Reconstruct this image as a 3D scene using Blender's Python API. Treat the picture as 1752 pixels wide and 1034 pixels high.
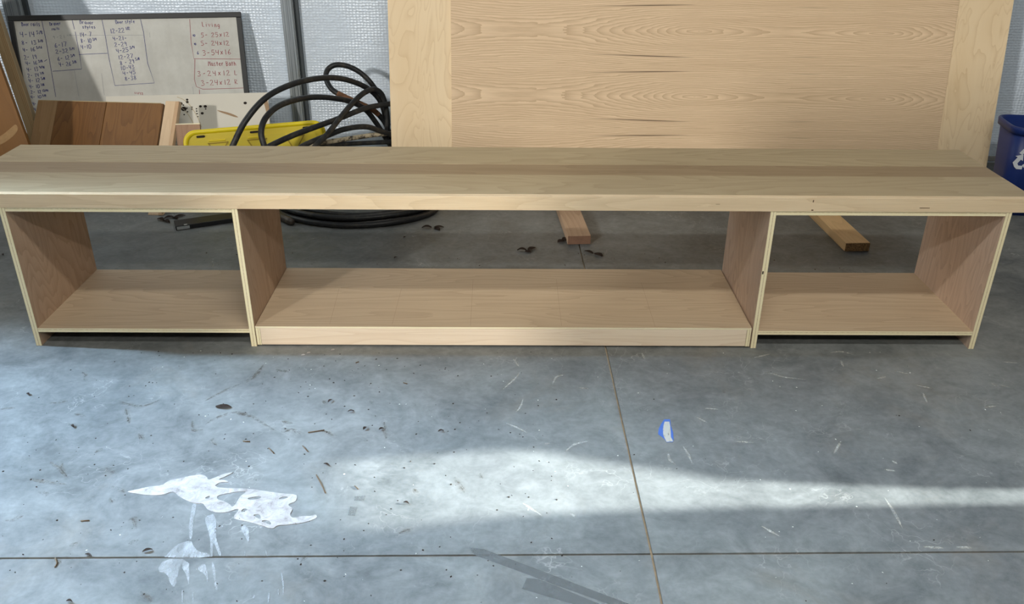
import bpy, bmesh, math, random
from mathutils import Vector, Matrix
random.seed(7)
scene = bpy.context.scene
for o in list(bpy.data.objects):
    bpy.data.objects.remove(o)
COL = scene.collection

# ------------------------------------------------------------------ camera
cam_d = bpy.data.cameras.new('camera')
cam_d.sensor_fit = 'HORIZONTAL'; cam_d.sensor_width = 36.0
cam_d.lens = 1479.38 / 1752 * 36.0
cam_d.clip_start = 0.05
cam = bpy.data.objects.new('camera', cam_d); COL.objects.link(cam)
PITCH, YAW, ROLL = 0.46827, 0.00874, 0.00796
fw = Vector((math.sin(YAW) * math.cos(PITCH), math.cos(YAW) * math.cos(PITCH), -math.sin(PITCH)))
rt = Vector((math.cos(YAW), -math.sin(YAW), 0)); up = rt.cross(fw)
r2 = math.cos(ROLL) * rt + math.sin(ROLL) * up
u2 = -math.sin(ROLL) * rt + math.cos(ROLL) * up
M = Matrix((r2, u2, -fw)).transposed().to_4x4()
M.translation = Vector((0.0, -2.40465, 1.37894))
cam.matrix_world = M
scene.camera = cam

# ------------------------------------------------------------------ light
world = bpy.data.worlds.new('garage_air'); scene.world = world
world.use_nodes = True
world.node_tree.nodes['Background'].inputs[0].default_value = (0.80, 0.90, 1.0, 1)
world.node_tree.nodes['Background'].inputs[1].default_value = 0.035

def area(name, loc, target, sx, sy, watts, col):
    d = bpy.data.lights.new(name, 'AREA'); d.shape = 'RECTANGLE'; d.size = sx; d.size_y = sy
    d.energy = watts; d.color = col
    o = bpy.data.objects.new(name, d); COL.objects.link(o)
    o.location = loc
    o.rotation_euler = (Vector(target) - Vector(loc)).to_track_quat('-Z', 'Y').to_euler()
    return o
area('ceiling_tube_lamp', (0.35, -1.70, 2.90), (0.30, -0.9, 0), 2.0, 0.10, 43, (1.0, 0.97, 0.89))
area('ceiling_tube_lamp', (0.35, -3.43, 2.90), (0.35, -1.0, 0), 2.0, 0.10, 60, (1.0, 0.97, 0.89))
area('open_door_daylight', (-6.05, -9.10, 4.00), (0.1, 0.0, 0.3), 0.4, 0.6, 660, (1.0, 0.95, 0.88))
sky = area('side_door_daylight', (-4.5, 0.30, 2.80), (-0.88, -0.66, 0.0), 0.18, 0.5, 45, (0.52, 0.74, 1.0))
sky.data.spread = math.radians(42)
sun_d = bpy.data.lights.new('low_sun', 'SUN'); sun_d.energy = 29.0; sun_d.angle = math.radians(0.9)
sun_d.color = (0.95, 1.0, 0.98)
SUN_TAN = 0.25
sun = bpy.data.objects.new('low_sun', sun_d); COL.objects.link(sun)
sun.location = (8, -0.75, 3); sun.rotation_euler = Vector((-1, 0, -SUN_TAN)).to_track_quat('-Z', 'Y').to_euler()

scene.view_settings.view_transform = 'Standard'
scene.view_settings.look = 'None'
scene.view_settings.exposure = 0.0
scene.view_settings.gamma = 1.0
scene.view_settings.use_curve_mapping = False

# ------------------------------------------------------------------ outlines and positions in metres
SPILL = [(-0.927,-0.719),(-0.905,-0.711),(-0.879,-0.7),(-0.847,-0.695),(-0.842,-0.682),(-0.833,-0.673),(-0.812,-0.667),(-0.794,-0.658),(-0.777,-0.654),(-0.764,-0.651),(-0.748,-0.66),(-0.741,-0.674),(-0.727,-0.664),(-0.711,-0.65),(-0.693,-0.643),(-0.685,-0.642),(-0.707,-0.664),(-0.718,-0.672),(-0.695,-0.674),(-0.685,-0.683),(-0.709,-0.68),(-0.72,-0.7),(-0.679,-0.706),(-0.636,-0.706),(-0.595,-0.714),(-0.544,-0.725),(-0.509,-0.728),(-0.505,-0.739),(-0.505,-0.755),(-0.517,-0.761),(-0.521,-0.768),(-0.507,-0.778),(-0.506,-0.79),(-0.509,-0.797),(-0.505,-0.808),(-0.497,-0.814),(-0.479,-0.806),(-0.457,-0.807),(-0.447,-0.8),(-0.442,-0.81),(-0.448,-0.818),(-0.473,-0.831),(-0.509,-0.837),(-0.529,-0.838),(-0.538,-0.852),(-0.57,-0.838),(-0.598,-0.827),(-0.634,-0.818),(-0.64,-0.809),(-0.632,-0.783),(-0.641,-0.782),(-0.657,-0.793),(-0.681,-0.796),(-0.706,-0.786),(-0.719,-0.771),(-0.725,-0.762),(-0.739,-0.763),(-0.752,-0.76),(-0.772,-0.75),(-0.792,-0.736),(-0.811,-0.719),(-0.82,-0.72),(-0.83,-0.729),(-0.854,-0.733),(-0.888,-0.729),(-0.913,-0.723)]
HOLES = [[(-0.7,-0.732),(-0.68,-0.725),(-0.659,-0.718),(-0.64,-0.716),(-0.633,-0.72),(-0.642,-0.732),(-0.646,-0.749),(-0.647,-0.769),(-0.653,-0.775),(-0.661,-0.764),(-0.682,-0.752),(-0.697,-0.747)],[(-0.625,-0.743),(-0.615,-0.739),(-0.6,-0.735),(-0.591,-0.737),(-0.594,-0.744),(-0.609,-0.748),(-0.62,-0.748)],[(-0.549,-0.744),(-0.539,-0.735),(-0.525,-0.738),(-0.53,-0.743),(-0.544,-0.748)],[(-0.627,-0.788),(-0.622,-0.779),(-0.611,-0.784),(-0.617,-0.79),(-0.624,-0.795)],[(-0.596,-0.804),(-0.583,-0.799),(-0.575,-0.809),(-0.573,-0.82),(-0.586,-0.811)],[(-0.571,-0.825),(-0.562,-0.82),(-0.547,-0.827),(-0.544,-0.838),(-0.556,-0.832)],[(-0.729,-0.742),(-0.719,-0.732),(-0.715,-0.742),(-0.722,-0.746)]]
SMEARS = [[(-0.752,-0.762),(-0.74,-0.764),(-0.735,-0.793),(-0.727,-0.83),(-0.712,-0.885),(-0.719,-0.885),(-0.733,-0.843),(-0.745,-0.793)],[(-0.706,-0.807),(-0.687,-0.797),(-0.671,-0.834),(-0.662,-0.874),(-0.651,-0.896),(-0.631,-0.934),(-0.632,-0.942),(-0.652,-0.909),(-0.662,-0.892),(-0.648,-0.942),(-0.654,-0.942),(-0.668,-0.892),(-0.684,-0.857),(-0.703,-0.821)],[(-0.714,-0.887),(-0.744,-0.905),(-0.753,-0.938),(-0.756,-0.944),(-0.649,-0.944),(-0.662,-0.93),(-0.684,-0.926),(-0.701,-0.909)],[(-0.756,-0.987),(-0.755,-0.949),(-0.698,-0.949),(-0.68,-1.002),(-0.672,-1.029),(-0.692,-0.99),(-0.712,-0.967),(-0.699,-1.037),(-0.717,-1.018),(-0.732,-0.991)],[(-0.673,-0.979),(-0.662,-0.958),(-0.645,-0.986),(-0.633,-1.025),(-0.648,-0.994)],[(-0.649,-0.949),(-0.63,-0.978),(-0.624,-1.002),(-0.607,-1.04),(-0.613,-1.04),(-0.632,-0.994)],[(-0.615,-0.843),(-0.601,-0.839),(-0.59,-0.856),(-0.578,-0.9),(-0.589,-0.883),(-0.607,-0.856)],[(-0.499,-1.046),(-0.495,-1.046),(-0.491,-1.073),(-0.494,-1.073)],[(-0.486,-0.99),(-0.482,-0.99),(-0.469,-1.029),(-0.464,-1.062),(-0.474,-1.025)],[(-0.685,-1.04),(-0.68,-1.04),(-0.67,-1.075),(-0.672,-1.075)],[(-0.66,-1.044),(-0.658,-1.044),(-0.648,-1.073),(-0.65,-1.073)],[(-0.483,-1.036),(-0.479,-1.032),(-0.474,-1.059)],[(-0.531,-1.053),(-0.524,-1.053),(-0.524,-1.07)],[(-0.583,-0.923),(-0.581,-0.923),(-0.575,-0.946)],[(-0.538,-0.917),(-0.532,-0.925),(-0.528,-0.946)],[(-0.812,-0.807),(-0.806,-0.805),(-0.805,-0.816)],[(-0.659,-0.839),(-0.655,-0.839),(-0.653,-0.85)]]
TAPE_MARKS = [[(-0.079,-0.911),(-0.048,-0.915),(0.266,-1.08),(0.223,-1.08),(-0.066,-0.934)],[(0.049,-1.004),(0.075,-1.008),(0.205,-1.08),(0.15,-1.08),(0.038,-1.035)]]
SMALL_MARKS = [[(-0.37,-0.773),(-0.353,-0.775),(-0.354,-0.804),(-0.37,-0.802)],[(-0.365,-0.734),(-0.34,-0.732),(-0.341,-0.751),(-0.364,-0.749)]]
BLUE_TAPE = [(0.445,-0.402),(0.461,-0.402),(0.46,-0.416),(0.458,-0.433),(0.459,-0.463),(0.455,-0.498),(0.451,-0.508),(0.434,-0.509),(0.432,-0.498),(0.426,-0.486),(0.417,-0.472),(0.422,-0.448),(0.432,-0.425)]
BLUE_WORN = [(0.444,-0.414),(0.457,-0.414),(0.456,-0.433),(0.453,-0.459),(0.449,-0.486),(0.452,-0.506),(0.434,-0.508),(0.432,-0.494),(0.43,-0.478),(0.434,-0.448),(0.439,-0.429)]
LEAVES = [('leaf',-0.8,-0.347),('seed',-0.498,-0.324),('seed',-0.434,-0.371),('seed',-0.173,-0.465),('seed',-0.457,-0.608),('seed',-0.335,-0.458),('seed',-0.377,-0.458),('seed',-1.377,-0.28),('leafb',0.082,0.773),('leafb',0.236,0.883),('leafb',0.355,0.741),('leafb',-1.465,1.07),('leafb',-1.444,1.125),('seed',-0.412,0.9),('seed',-0.427,0.692),('leafb',-0.31,1.017),('seed',-1.966,0.715),('seed',-0.905,-1.073),('seed',-0.236,-0.758),('seed',-0.925,-0.936),('seed',-0.801,-0.928),('seed',-1.178,-0.438)]
TWIGS = [[(-0.475,-0.653),(-0.455,-0.69),(-0.439,-0.723)],[(-0.622,-0.541),(-0.603,-0.564)],[(-0.535,-0.531),(-0.516,-0.556)],[(-0.533,-0.47),(-0.491,-0.459)],[(-0.302,-0.217),(-0.29,-0.223)],[(-0.698,-0.511),(-0.679,-0.513)],[(-0.994,-0.947),(-0.983,-0.963),(-0.982,-0.975)],[(-0.461,-0.103),(-0.453,-0.096)],[(-0.991,-0.826),(-0.972,-0.824)],[(-0.371,-0.696),(-0.361,-0.708)]]
SCUFFS = [[(-1.109,-0.314),(-1.076,-0.333),(-1.025,-0.343),(-0.992,-0.313)],[(-0.823,-0.433),(-0.804,-0.402),(-0.755,-0.374),(-0.697,-0.404)],[(-1.134,-0.606),(-1.125,-0.632),(-1.095,-0.663)],[(-1.172,-0.6),(-1.139,-0.621),(-1.098,-0.661)],[(-1.188,-0.668),(-1.155,-0.678),(-1.085,-0.691)],[(-0.78,-0.493),(-0.782,-0.51),(-0.763,-0.527)],[(-1.07,-0.562),(-1.058,-0.543)],[(-1.197,-0.429),(-1.181,-0.441)],[(-1.141,-0.72),(-1.119,-0.727),(-1.115,-0.741)],[(-1.421,-0.361),(-1.382,-0.355)],[(-1.204,-0.382),(-1.166,-0.395)],[(-0.989,-0.476),(-0.964,-0.505)],[(-1.014,-0.626),(-0.981,-0.65)],[(-1.279,-0.16),(-1.263,-0.175),(-1.249,-0.211)],[(-1.299,-0.331),(-1.25,-0.318)],[(-0.972,-0.697),(-0.927,-0.722)],[(-0.754,-0.377),(-0.722,-0.389)],[(-1.072,-0.353),(-1.032,-0.428)],[(-0.881,-0.823),(-0.873,-0.815),(-0.853,-0.85)],[(-0.851,-0.901),(-0.833,-0.888)],[(-0.957,-0.741),(-0.943,-0.76)],[(-0.862,-0.319),(-0.817,-0.258),(-0.782,-0.222)],[(-0.771,-0.208),(-0.751,-0.164),(-0.745,-0.127)],[(-0.864,-0.415),(-0.846,-0.457),(-0.822,-0.457)],[(-0.981,-0.908),(-0.966,-0.897)],[(-0.994,-0.95),(-0.983,-0.957),(-0.981,-0.973)],[(-0.769,-1.044),(-0.736,-1.072)],[(-1.168,-0.824),(-1.147,-0.82),(-1.135,-0.806)],[(-0.768,-0.215),(-0.749,-0.172),(-0.744,-0.112)],[(-0.698,-0.142),(-0.655,-0.156)],[(-0.762,-0.37),(-0.714,-0.389),(-0.622,-0.462)],[(-0.501,-0.456),(-0.461,-0.483)],[(-0.334,-0.418),(-0.318,-0.496)],[(-0.618,-0.416),(-0.584,-0.426)],[(-0.599,-0.468),(-0.582,-0.45)],[(-0.582,-0.45),(-0.548,-0.48)],[(-0.126,-0.659),(-0.098,-0.719)],[(-0.225,-0.704),(-0.21,-0.729)],[(-0.45,-0.956),(-0.436,-0.928)],[(-0.386,-0.303),(-0.379,-0.329)],[(-0.525,-0.31),(-0.507,-0.33)],[(-0.245,-0.865),(-0.211,-0.848)],[(-0.062,-0.643),(-0.055,-0.664)]]
SCRATCHES = [[(-0.008,-0.253),(0.026,-0.196),(0.046,-0.152)],[(0.033,-0.366),(0.044,-0.34),(0.052,-0.3)],[(0.004,-0.423),(0.032,-0.441),(0.063,-0.469)],[(0.141,-0.224),(0.154,-0.181),(0.182,-0.166)],[(0.475,-0.527),(0.482,-0.561),(0.485,-0.599)],[(0.43,-0.55),(0.43,-0.588),(0.441,-0.604)],[(0.57,-0.346),(0.606,-0.35)],[(0.536,-0.389),(0.56,-0.414)],[(0.434,-0.033),(0.437,-0.073)],[(0.027,-0.075),(0.043,-0.122)],[(0.216,-0.238),(0.246,-0.244)],[(0.106,-0.517),(0.12,-0.515)],[(0.044,-0.757),(0.089,-0.803)],[(0.157,-0.793),(0.168,-0.807)],[(0.638,-0.256),(0.647,-0.263)],[(0.159,-0.551),(0.189,-0.517),(0.224,-0.505)],[(0.79,-0.154),(0.82,-0.159),(0.846,-0.176),(0.912,-0.19)],[(1.032,-0.029),(1.072,-0.02),(1.102,-0.039)],[(1.227,-0.217),(1.271,-0.238)],[(1.458,-0.202),(1.467,-0.226)],[(1.125,-0.182),(1.156,-0.171)],[(1.375,-0.337),(1.413,-0.329)],[(1.231,-0.26),(1.219,-0.314)],[(1.01,-0.586),(1.018,-0.6)],[(1.559,-0.081),(1.603,-0.088)],[(1.197,-0.137),(1.235,-0.159)],[(0.621,-0.504),(0.668,-0.509)],[(0.602,-0.837),(0.635,-0.872)],[(0.975,-0.624),(1.0,-0.629)],[(0.953,-0.906),(0.999,-0.909)],[(1.482,-0.216),(1.501,-0.23)],[(0.782,-0.062),(0.837,-0.038)],[(1.052,-0.076),(1.047,-0.115)],[(0.932,-0.735),(0.934,-0.791),(0.931,-0.845)],[(0.865,-0.559),(0.905,-0.502)],[(1.029,-0.906),(1.063,-0.908)],[(-1.155,0.679),(-1.145,0.69),(-1.132,0.662),(-1.138,0.646),(-1.122,0.63),(-1.122,0.608),(-1.135,0.613)],[(-1.466,1.139),(-1.435,1.196)],[(-0.866,0.542),(-0.812,0.595)],[(-1.365,1.14),(-1.336,1.169)],[(-0.804,0.883),(-0.738,0.915)],[(-0.693,1.08),(-0.596,1.108)],[(-1.144,0.86),(-1.136,0.891)]]
HOSES = [[(-1.134,1.04,0.316),(-1.119,1.05,0.343),(-1.065,1.09,0.437),(-0.992,1.17,0.513),(-0.905,1.28,0.544),(-0.817,1.4,0.543),(-0.747,1.5,0.522),(-0.675,1.6,0.474),(-0.619,1.66,0.417),(-0.59,1.7,0.347),(-0.574,1.7,0.253),(-0.56,1.68,0.158)],[(-0.989,1.06,0.311),(-0.993,1.06,0.34),(-1.004,1.08,0.393),(-0.991,1.13,0.441),(-0.949,1.22,0.47),(-0.88,1.36,0.466),(-0.799,1.46,0.445),(-0.714,1.56,0.402),(-0.659,1.62,0.35),(-0.621,1.65,0.286),(-0.587,1.66,0.221),(-0.552,1.66,0.158)],[(-0.576,1.76,0.237),(-0.596,1.76,0.343),(-0.631,1.75,0.426),(-0.683,1.75,0.487),(-0.742,1.74,0.524),(-0.798,1.72,0.536),(-0.834,1.7,0.518),(-0.838,1.66,0.486),(-0.807,1.62,0.444),(-0.746,1.6,0.414),(-0.686,1.63,0.377),(-0.626,1.67,0.332),(-0.586,1.7,0.273),(-0.559,1.7,0.204)],[(-1.018,1.12,0.302),(-0.991,1.14,0.317),(-0.913,1.22,0.339),(-0.832,1.32,0.35),(-0.747,1.42,0.361),(-0.658,1.53,0.375),(-0.6,1.6,0.374),(-0.526,1.66,0.368),(-0.407,1.7,0.339)],[(-0.834,1.22,0.263),(-0.823,1.24,0.288),(-0.782,1.31,0.32),(-0.743,1.4,0.363),(-0.704,1.5,0.401),(-0.661,1.58,0.433),(-0.619,1.63,0.443),(-0.586,1.66,0.417),(-0.57,1.67,0.354),(-0.566,1.67,0.27),(-0.579,1.66,0.178)],[(-0.917,1.25,0.253),(-0.882,1.28,0.278),(-0.793,1.36,0.3),(-0.724,1.42,0.313),(-0.645,1.5,0.302),(-0.59,1.57,0.264),(-0.531,1.63,0.222),(-0.466,1.66,0.179)],[(-0.898,1.28,0.254),(-0.85,1.31,0.277),(-0.804,1.4,0.259),(-0.713,1.48,0.253),(-0.617,1.56,0.247),(-0.517,1.64,0.233),(-0.438,1.68,0.211)],[(-0.896,1.33,0.247),(-0.828,1.38,0.249),(-0.718,1.5,0.222),(-0.621,1.57,0.207),(-0.519,1.64,0.19),(-0.44,1.68,0.173)]]
PENCIL = [[(-0.572,0.275),(-0.557,0.016)],[(-0.358,0.277),(-0.359,0.018)],[(-0.114,0.355),(-0.11,0.008)],[(0.18,0.358),(0.179,0.01)],[(0.477,0.332),(0.476,0.005)]]
WB_TEXT = [('Door rails',0.055,0.72,0.134,0.719,0.017,'b'),('4-14 5/8',0.041,0.675,0.14,0.675,0.024,'b'),('8- 13 3/8',0.041,0.638,0.136,0.639,0.018,'b'),('4- 16 5/16',0.041,0.606,0.127,0.611,0.017,'b'),('2- 19',0.042,0.573,0.098,0.575,0.019,'b'),('4- 16 3/8',0.044,0.546,0.119,0.549,0.017,'b'),('4- 13 9/16',0.045,0.517,0.124,0.522,0.018,'b'),('2- 14 7/8',0.044,0.49,0.116,0.495,0.017,'b'),('4- 12 5/8',0.044,0.467,0.118,0.47,0.018,'b'),('4- 10 7/8',0.043,0.44,0.11,0.442,0.017,'b'),('2- 12 13/16',0.045,0.415,0.124,0.416,0.016,'b'),('4- 10 5/8',0.041,0.392,0.11,0.393,0.014,'b'),('4-',0.045,0.361,0.061,0.361,0.016,'b'),('4',0.046,0.335,0.055,0.336,0.015,'b'),('5',0.046,0.308,0.053,0.309,0.014,'b'),('Drawer',0.176,0.719,0.226,0.722,0.015,'b'),('rails',0.182,0.696,0.216,0.7,0.013,'b'),('9-21 1/2',0.181,0.659,0.265,0.664,0.014,'g'),('6-17',0.183,0.623,0.237,0.63,0.021,'b'),('2-32 3/4',0.184,0.595,0.267,0.602,0.018,'b'),('6- 12 3/4',0.187,0.563,0.265,0.571,0.019,'b'),('4- 26 3/8',0.189,0.537,0.267,0.541,0.019,'b'),('Drawer',0.309,0.725,0.37,0.72,0.016,'b'),('styles',0.317,0.703,0.375,0.703,0.014,'b'),('14- 7',0.3,0.668,0.353,0.672,0.019,'b'),('8- 10 3/4',0.301,0.641,0.371,0.641,0.019,'b'),('4-10',0.298,0.614,0.344,0.615,0.019,'b'),('Door style',0.467,0.722,0.553,0.725,0.016,'b'),('12-22 1/2',0.437,0.682,0.526,0.687,0.02,'b'),('4-21-',0.444,0.648,0.508,0.65,0.017,'b'),('2-29',0.448,0.62,0.505,0.624,0.019,'b'),('4-25 3/4',0.452,0.592,0.536,0.602,0.019,'b'),('12-27',0.455,0.562,0.525,0.57,0.018,'b'),('8 - 29 5/8',0.461,0.536,0.552,0.549,0.019,'b'),('10-43',0.461,0.513,0.524,0.518,0.019,'b'),('4-45',0.467,0.489,0.527,0.494,0.018,'b'),('8-38',0.473,0.464,0.526,0.469,0.019,'b'),('Living',0.855,0.705,0.937,0.699,0.021,'r'),('5- 25x12',0.845,0.655,0.976,0.657,0.02,'r'),('5- 24x12',0.84,0.618,0.972,0.617,0.021,'r'),('3-54x16',0.843,0.574,0.977,0.576,0.023,'r'),('10',0.807,0.655,0.818,0.654,0.009,'b'),('10',0.809,0.616,0.818,0.615,0.009,'b'),('6',0.818,0.575,0.826,0.575,0.015,'b'),('Master Bath',0.863,0.523,0.993,0.521,0.021,'r'),('3-24x12',0.808,0.478,0.964,0.478,0.023,'r'),('L',0.98,0.478,0.996,0.479,0.021,'r'),('3-24x12',0.82,0.434,0.959,0.435,0.024,'r'),('R',0.977,0.436,0.992,0.436,0.021,'r'),('11/12',0.508,0.392,0.548,0.386,0.016,'r')]
WB_LINES = [('b',[(0.144,0.741),(0.149,0.65),(0.151,0.518),(0.152,0.39)]),('b',[(0.277,0.74),(0.281,0.693)]),('b',[(0.283,0.683),(0.287,0.581),(0.286,0.514),(0.156,0.507)]),('b',[(0.284,0.58),(0.412,0.583)]),('b',[(0.408,0.738),(0.413,0.664),(0.415,0.558),(0.424,0.434),(0.605,0.441),(0.586,0.533),(0.586,0.674),(0.58,0.733)]),('g',[(0.253,0.508),(0.255,0.39)]),('g',[(0.372,0.492),(0.37,0.39)]),('g',[(0.255,0.667),(0.417,0.664),(0.587,0.661)]),('r',[(0.802,0.729),(0.796,0.623),(0.8,0.548),(1.033,0.541)]),('r',[(0.804,0.545),(0.791,0.453),(0.796,0.418),(0.825,0.405),(1.015,0.405)]),('r',[(0.808,0.404),(0.807,0.376)]),('g',[(0.779,0.418),(0.779,0.377)]),('g',[(0.612,0.673),(0.612,0.65)]),('b',[(0.127,0.553),(0.14,0.561)])]
HOLES_ML = [(0.367,0.412,0.0035),(0.367,0.401,0.0039),(0.337,0.394,0.005),(0.348,0.387,0.0023),(0.334,0.378,0.0023),(0.349,0.369,0.0077),(0.364,0.372,0.0023),(0.33,0.367,0.0023),(0.365,0.355,0.0023),(0.349,0.342,0.0023),(0.387,0.376,0.0019),(0.386,0.367,0.0019),(0.407,0.368,0.0023),(0.407,0.357,0.0023),(0.408,0.345,0.0023),(0.41,0.331,0.0023),(0.426,0.379,0.0039),(0.448,0.378,0.0046),(0.449,0.366,0.0023),(0.432,0.346,0.0042),(0.633,0.389,0.0046)]
GOUGE_ML = [(0.497,0.36),(0.516,0.356),(0.556,0.345),(0.587,0.331),(0.599,0.321),(0.582,0.323),(0.551,0.335),(0.516,0.348)]
CHIP_ML = [(0.718,0.396),(0.737,0.398),(0.741,0.377),(0.744,0.352),(0.742,0.319),(0.732,0.323),(0.726,0.357)]
LEAF_TXT = ['dark brown dry leaf lying alone above the paint splash','upright brown seed husk right of the dark leaf','dark seed husk just right of the upright husk','thin tan husk near the middle of the floor','small brown husk above the long bent twig','dark husk at the right of a close pair of husks','dark husk at the left of a close pair of husks','small dark husk near the left edge below the cabinet','crumpled leaf left of the reddish board end','crumpled leaf touching the end of the reddish board','flat crumpled leaf right of the floor joint behind the platform','crumpled leaf cluster left of the black bar','crumpled leaf cluster touching the black bar end','small husk behind the platform,the farther one','small husk behind the platform,the nearer one','crumpled leaf right of the coiled hose','dark husk at the left edge beside the cabinet','dark husk at the bottom edge on the left','black husk right of the small adhesive square','small husk on the floor joint at lower left','small husk beside the floor joint under the splash','small black husk in the middle of the left floor']
TWIG_TXT = ['long bent brown twig right of the paint splash','short dark twig left of a similar one above the splash','short dark twig right of a similar one above the splash','straight tan twig lying sideways in the middle left floor','tiny twig high on the floor near the platform','short thin grey twig below the dark leaf','bent twig just under the floor joint at far left','tiny twig close to the platform front','short twig left of the paint splash','tiny twig beside the long bent twig']
ARCS_ML = [[(0.322,0.426),(0.348,0.414),(0.371,0.394),(0.39,0.366),(0.405,0.338),(0.416,0.31),(0.425,0.28)],[(0.315,0.393),(0.335,0.379),(0.355,0.359),(0.372,0.334),(0.384,0.309),(0.393,0.281)]]

# ------------------------------------------------------------------ node helpers
class NT:
    def __init__(s, name):
        s.m = bpy.data.materials.new(name); s.m.use_nodes = True
        s.t = s.m.node_tree; s.b = s.t.nodes['Principled BSDF']
    def n(s, typ, **kw):
        nd = s.t.nodes.new(typ)
        for k, v in kw.items(): setattr(nd, k, v)
        return nd
    def put(s, sock, v):
        if isinstance(v, bpy.types.NodeSocket): s.t.links.new(v, sock)
        elif v is not None:
            if isinstance(v, (tuple, list)) and len(v) == 3 and len(sock.default_value) == 4: v = (*v, 1)
            sock.default_value = v
    def math(s, op, a, b=None, c=None, clamp=False):
        nd = s.n('ShaderNodeMath', operation=op); nd.use_clamp = clamp
        for i, v in enumerate((a, b, c)):
            if v is not None: s.put(nd.inputs[i], v)
        return nd.outputs[0]
    def noise(s, vec, scale, detail=4, rough=0.55, dist=0.0):
        nd = s.n('ShaderNodeTexNoise'); s.put(nd.inputs['Vector'], vec)
        nd.inputs['Scale'].default_value = scale; nd.inputs['Detail'].default_value = detail
        nd.inputs['Roughness'].default_value = rough; nd.inputs['Distortion'].default_value = dist
        return nd.outputs['Fac']
    def map(s, vec, scale=(1, 1, 1), loc=(0, 0, 0), rot=(0, 0, 0)):
        nd = s.n('ShaderNodeMapping'); s.put(nd.inputs['Vector'], vec)
        nd.inputs['Scale'].default_value = scale; nd.inputs['Location'].default_value = loc
        nd.inputs['Rotation'].default_value = rot
        return nd.outputs[0]
    def rng(s, v, a, b, c, d):
        nd = s.n('ShaderNodeMapRange'); s.put(nd.inputs[0], v)
        for i, k in enumerate((a, b, c, d)): s.put(nd.inputs[i + 1], k)
        return nd.outputs[0]
    def mix(s, f, a, b, mode='MIX'):
        nd = s.n('ShaderNodeMix', data_type='RGBA', blend_type=mode)
        s.put(nd.inputs[0], f); s.put(nd.inputs[6], a); s.put(nd.inputs[7], b)
        return nd.outputs[2]
    def xyz(s, v):
        nd = s.n('ShaderNodeSeparateXYZ'); s.put(nd.inputs[0], v); return nd.outputs
    def comb(s, x, y, z):
        nd = s.n('ShaderNodeCombineXYZ')
        for i, v in enumerate((x, y, z)): s.put(nd.inputs[i], v)
        return nd.outputs[0]
    def bump(s, h, strength, dist=0.01):
        nd = s.n('ShaderNodeBump'); s.put(nd.inputs['Height'], h)
        nd.inputs['Strength'].default_value = strength; nd.inputs['Distance'].default_value = dist
        s.t.links.new(nd.outputs[0], s.b.inputs['Normal'])
    def fin(s, col=None, rough=0.6, metal=0.0, spec=0.5):
        if col is not None: s.put(s.b.inputs['Base Color'], col)
        s.put(s.b.inputs['Roughness'], rough); s.b.inputs['Metallic'].default_value = metal
        s.b.inputs['Specular IOR Level'].default_value = spec
        return s.m

def srgb(r, g, b):
    f = lambda c: (c / 255 / 12.92) if c / 255 <= 0.04045 else ((c / 255 + 0.055) / 1.055) ** 2.4
    return (f(r), f(g), f(b))

def plain(name, col, rough=0.6, metal=0.0, var=0.12, scale=12, spec=0.5):
    t = NT(name); tc = t.n('ShaderNodeTexCoord').outputs['Object']
    k = t.noise(tc, scale, 4)
    c2 = tuple(c * (1 - var) for c in col); c1 = tuple(min(1, c * (1 + var)) for c in col)
    return t.fin(t.mix(k, c2, c1), rough, metal, spec)

def wood(name, light, dark, axis='x', rings=26.0, ring_amt=0.45, pore=0.35, rough=0.55, flame=(0.55, 4.5), tone=0.25):
    t = NT(name); tc = t.n('ShaderNodeTexCoord').outputs['Object']
    o = t.xyz(tc); i = 'xyz'.index(axis); rnd = t.n('ShaderNodeObjectInfo').outputs['Random']
    sh = t.math('MULTIPLY', rnd, 17.0)
    g = t.math('ADD', o[i], sh); a = t.math('ADD', o[(i + 1) % 3], sh); b = o[(i + 2) % 3]
    v = t.comb(g, a, b)
    n1 = t.noise(t.map(v, (flame[0], flame[1], flame[1])), 1.0, 2, 0.5, 0.3)
    wig = t.noise(t.map(v, (6, 60, 60)), 1.0, 3, 0.6)
    ph = t.math('ADD', t.math('MULTIPLY', n1, rings), t.math('MULTIPLY', wig, 0.5))
    band = t.math('FRACT', ph)
    band = t.math('POWER', band, 2.2)
    pores = t.noise(t.map(v, (7, 420, 420)), 1.0, 3, 0.65)
    pores = t.rng(pores, 0.42, 0.72, 0.0, 1.0)
    big = t.noise(t.map(v, (0.8, 3.5, 3.5)), 1.0, 2, 0.5)
    mid = tuple((l + d) / 2 for l, d in zip(light, dark))
    c = t.mix(t.math('MULTIPLY', band, ring_amt), light, dark)
    c = t.mix(t.math('MULTIPLY', pores, pore), c, dark)
    c = t.mix(t.math('MULTIPLY', t.rng(big, 0.35, 0.7, 0, 1), tone), c, mid)
    t.bump(pores, 0.12, 0.002)
    return t.fin(c, rough, 0, 0.3)

def ply_edge(name, axis, light=srgb(240, 228, 190), dark=srgb(196, 176, 136), n=2):
    t = NT(name); tc = t.n('ShaderNodeTexCoord').outputs['Object']
    o = t.xyz(tc)['xyz'.index(axis)]
    f = t.math('FRACT', t.math('ADD', t.math('MULTIPLY', o, n / 0.018), 0.5))
    line = t.math('LESS_THAN', t.math('ABSOLUTE', t.math('SUBTRACT', f, 0.5)), 0.13)
    edge = t.noise(tc, 120, 3)
    c = t.mix(t.math('MULTIPLY', line, t.rng(edge, 0.3, 0.6, 0.35, 1.0)), light, dark)
    return t.fin(c, 0.6, 0, 0.3)

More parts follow.
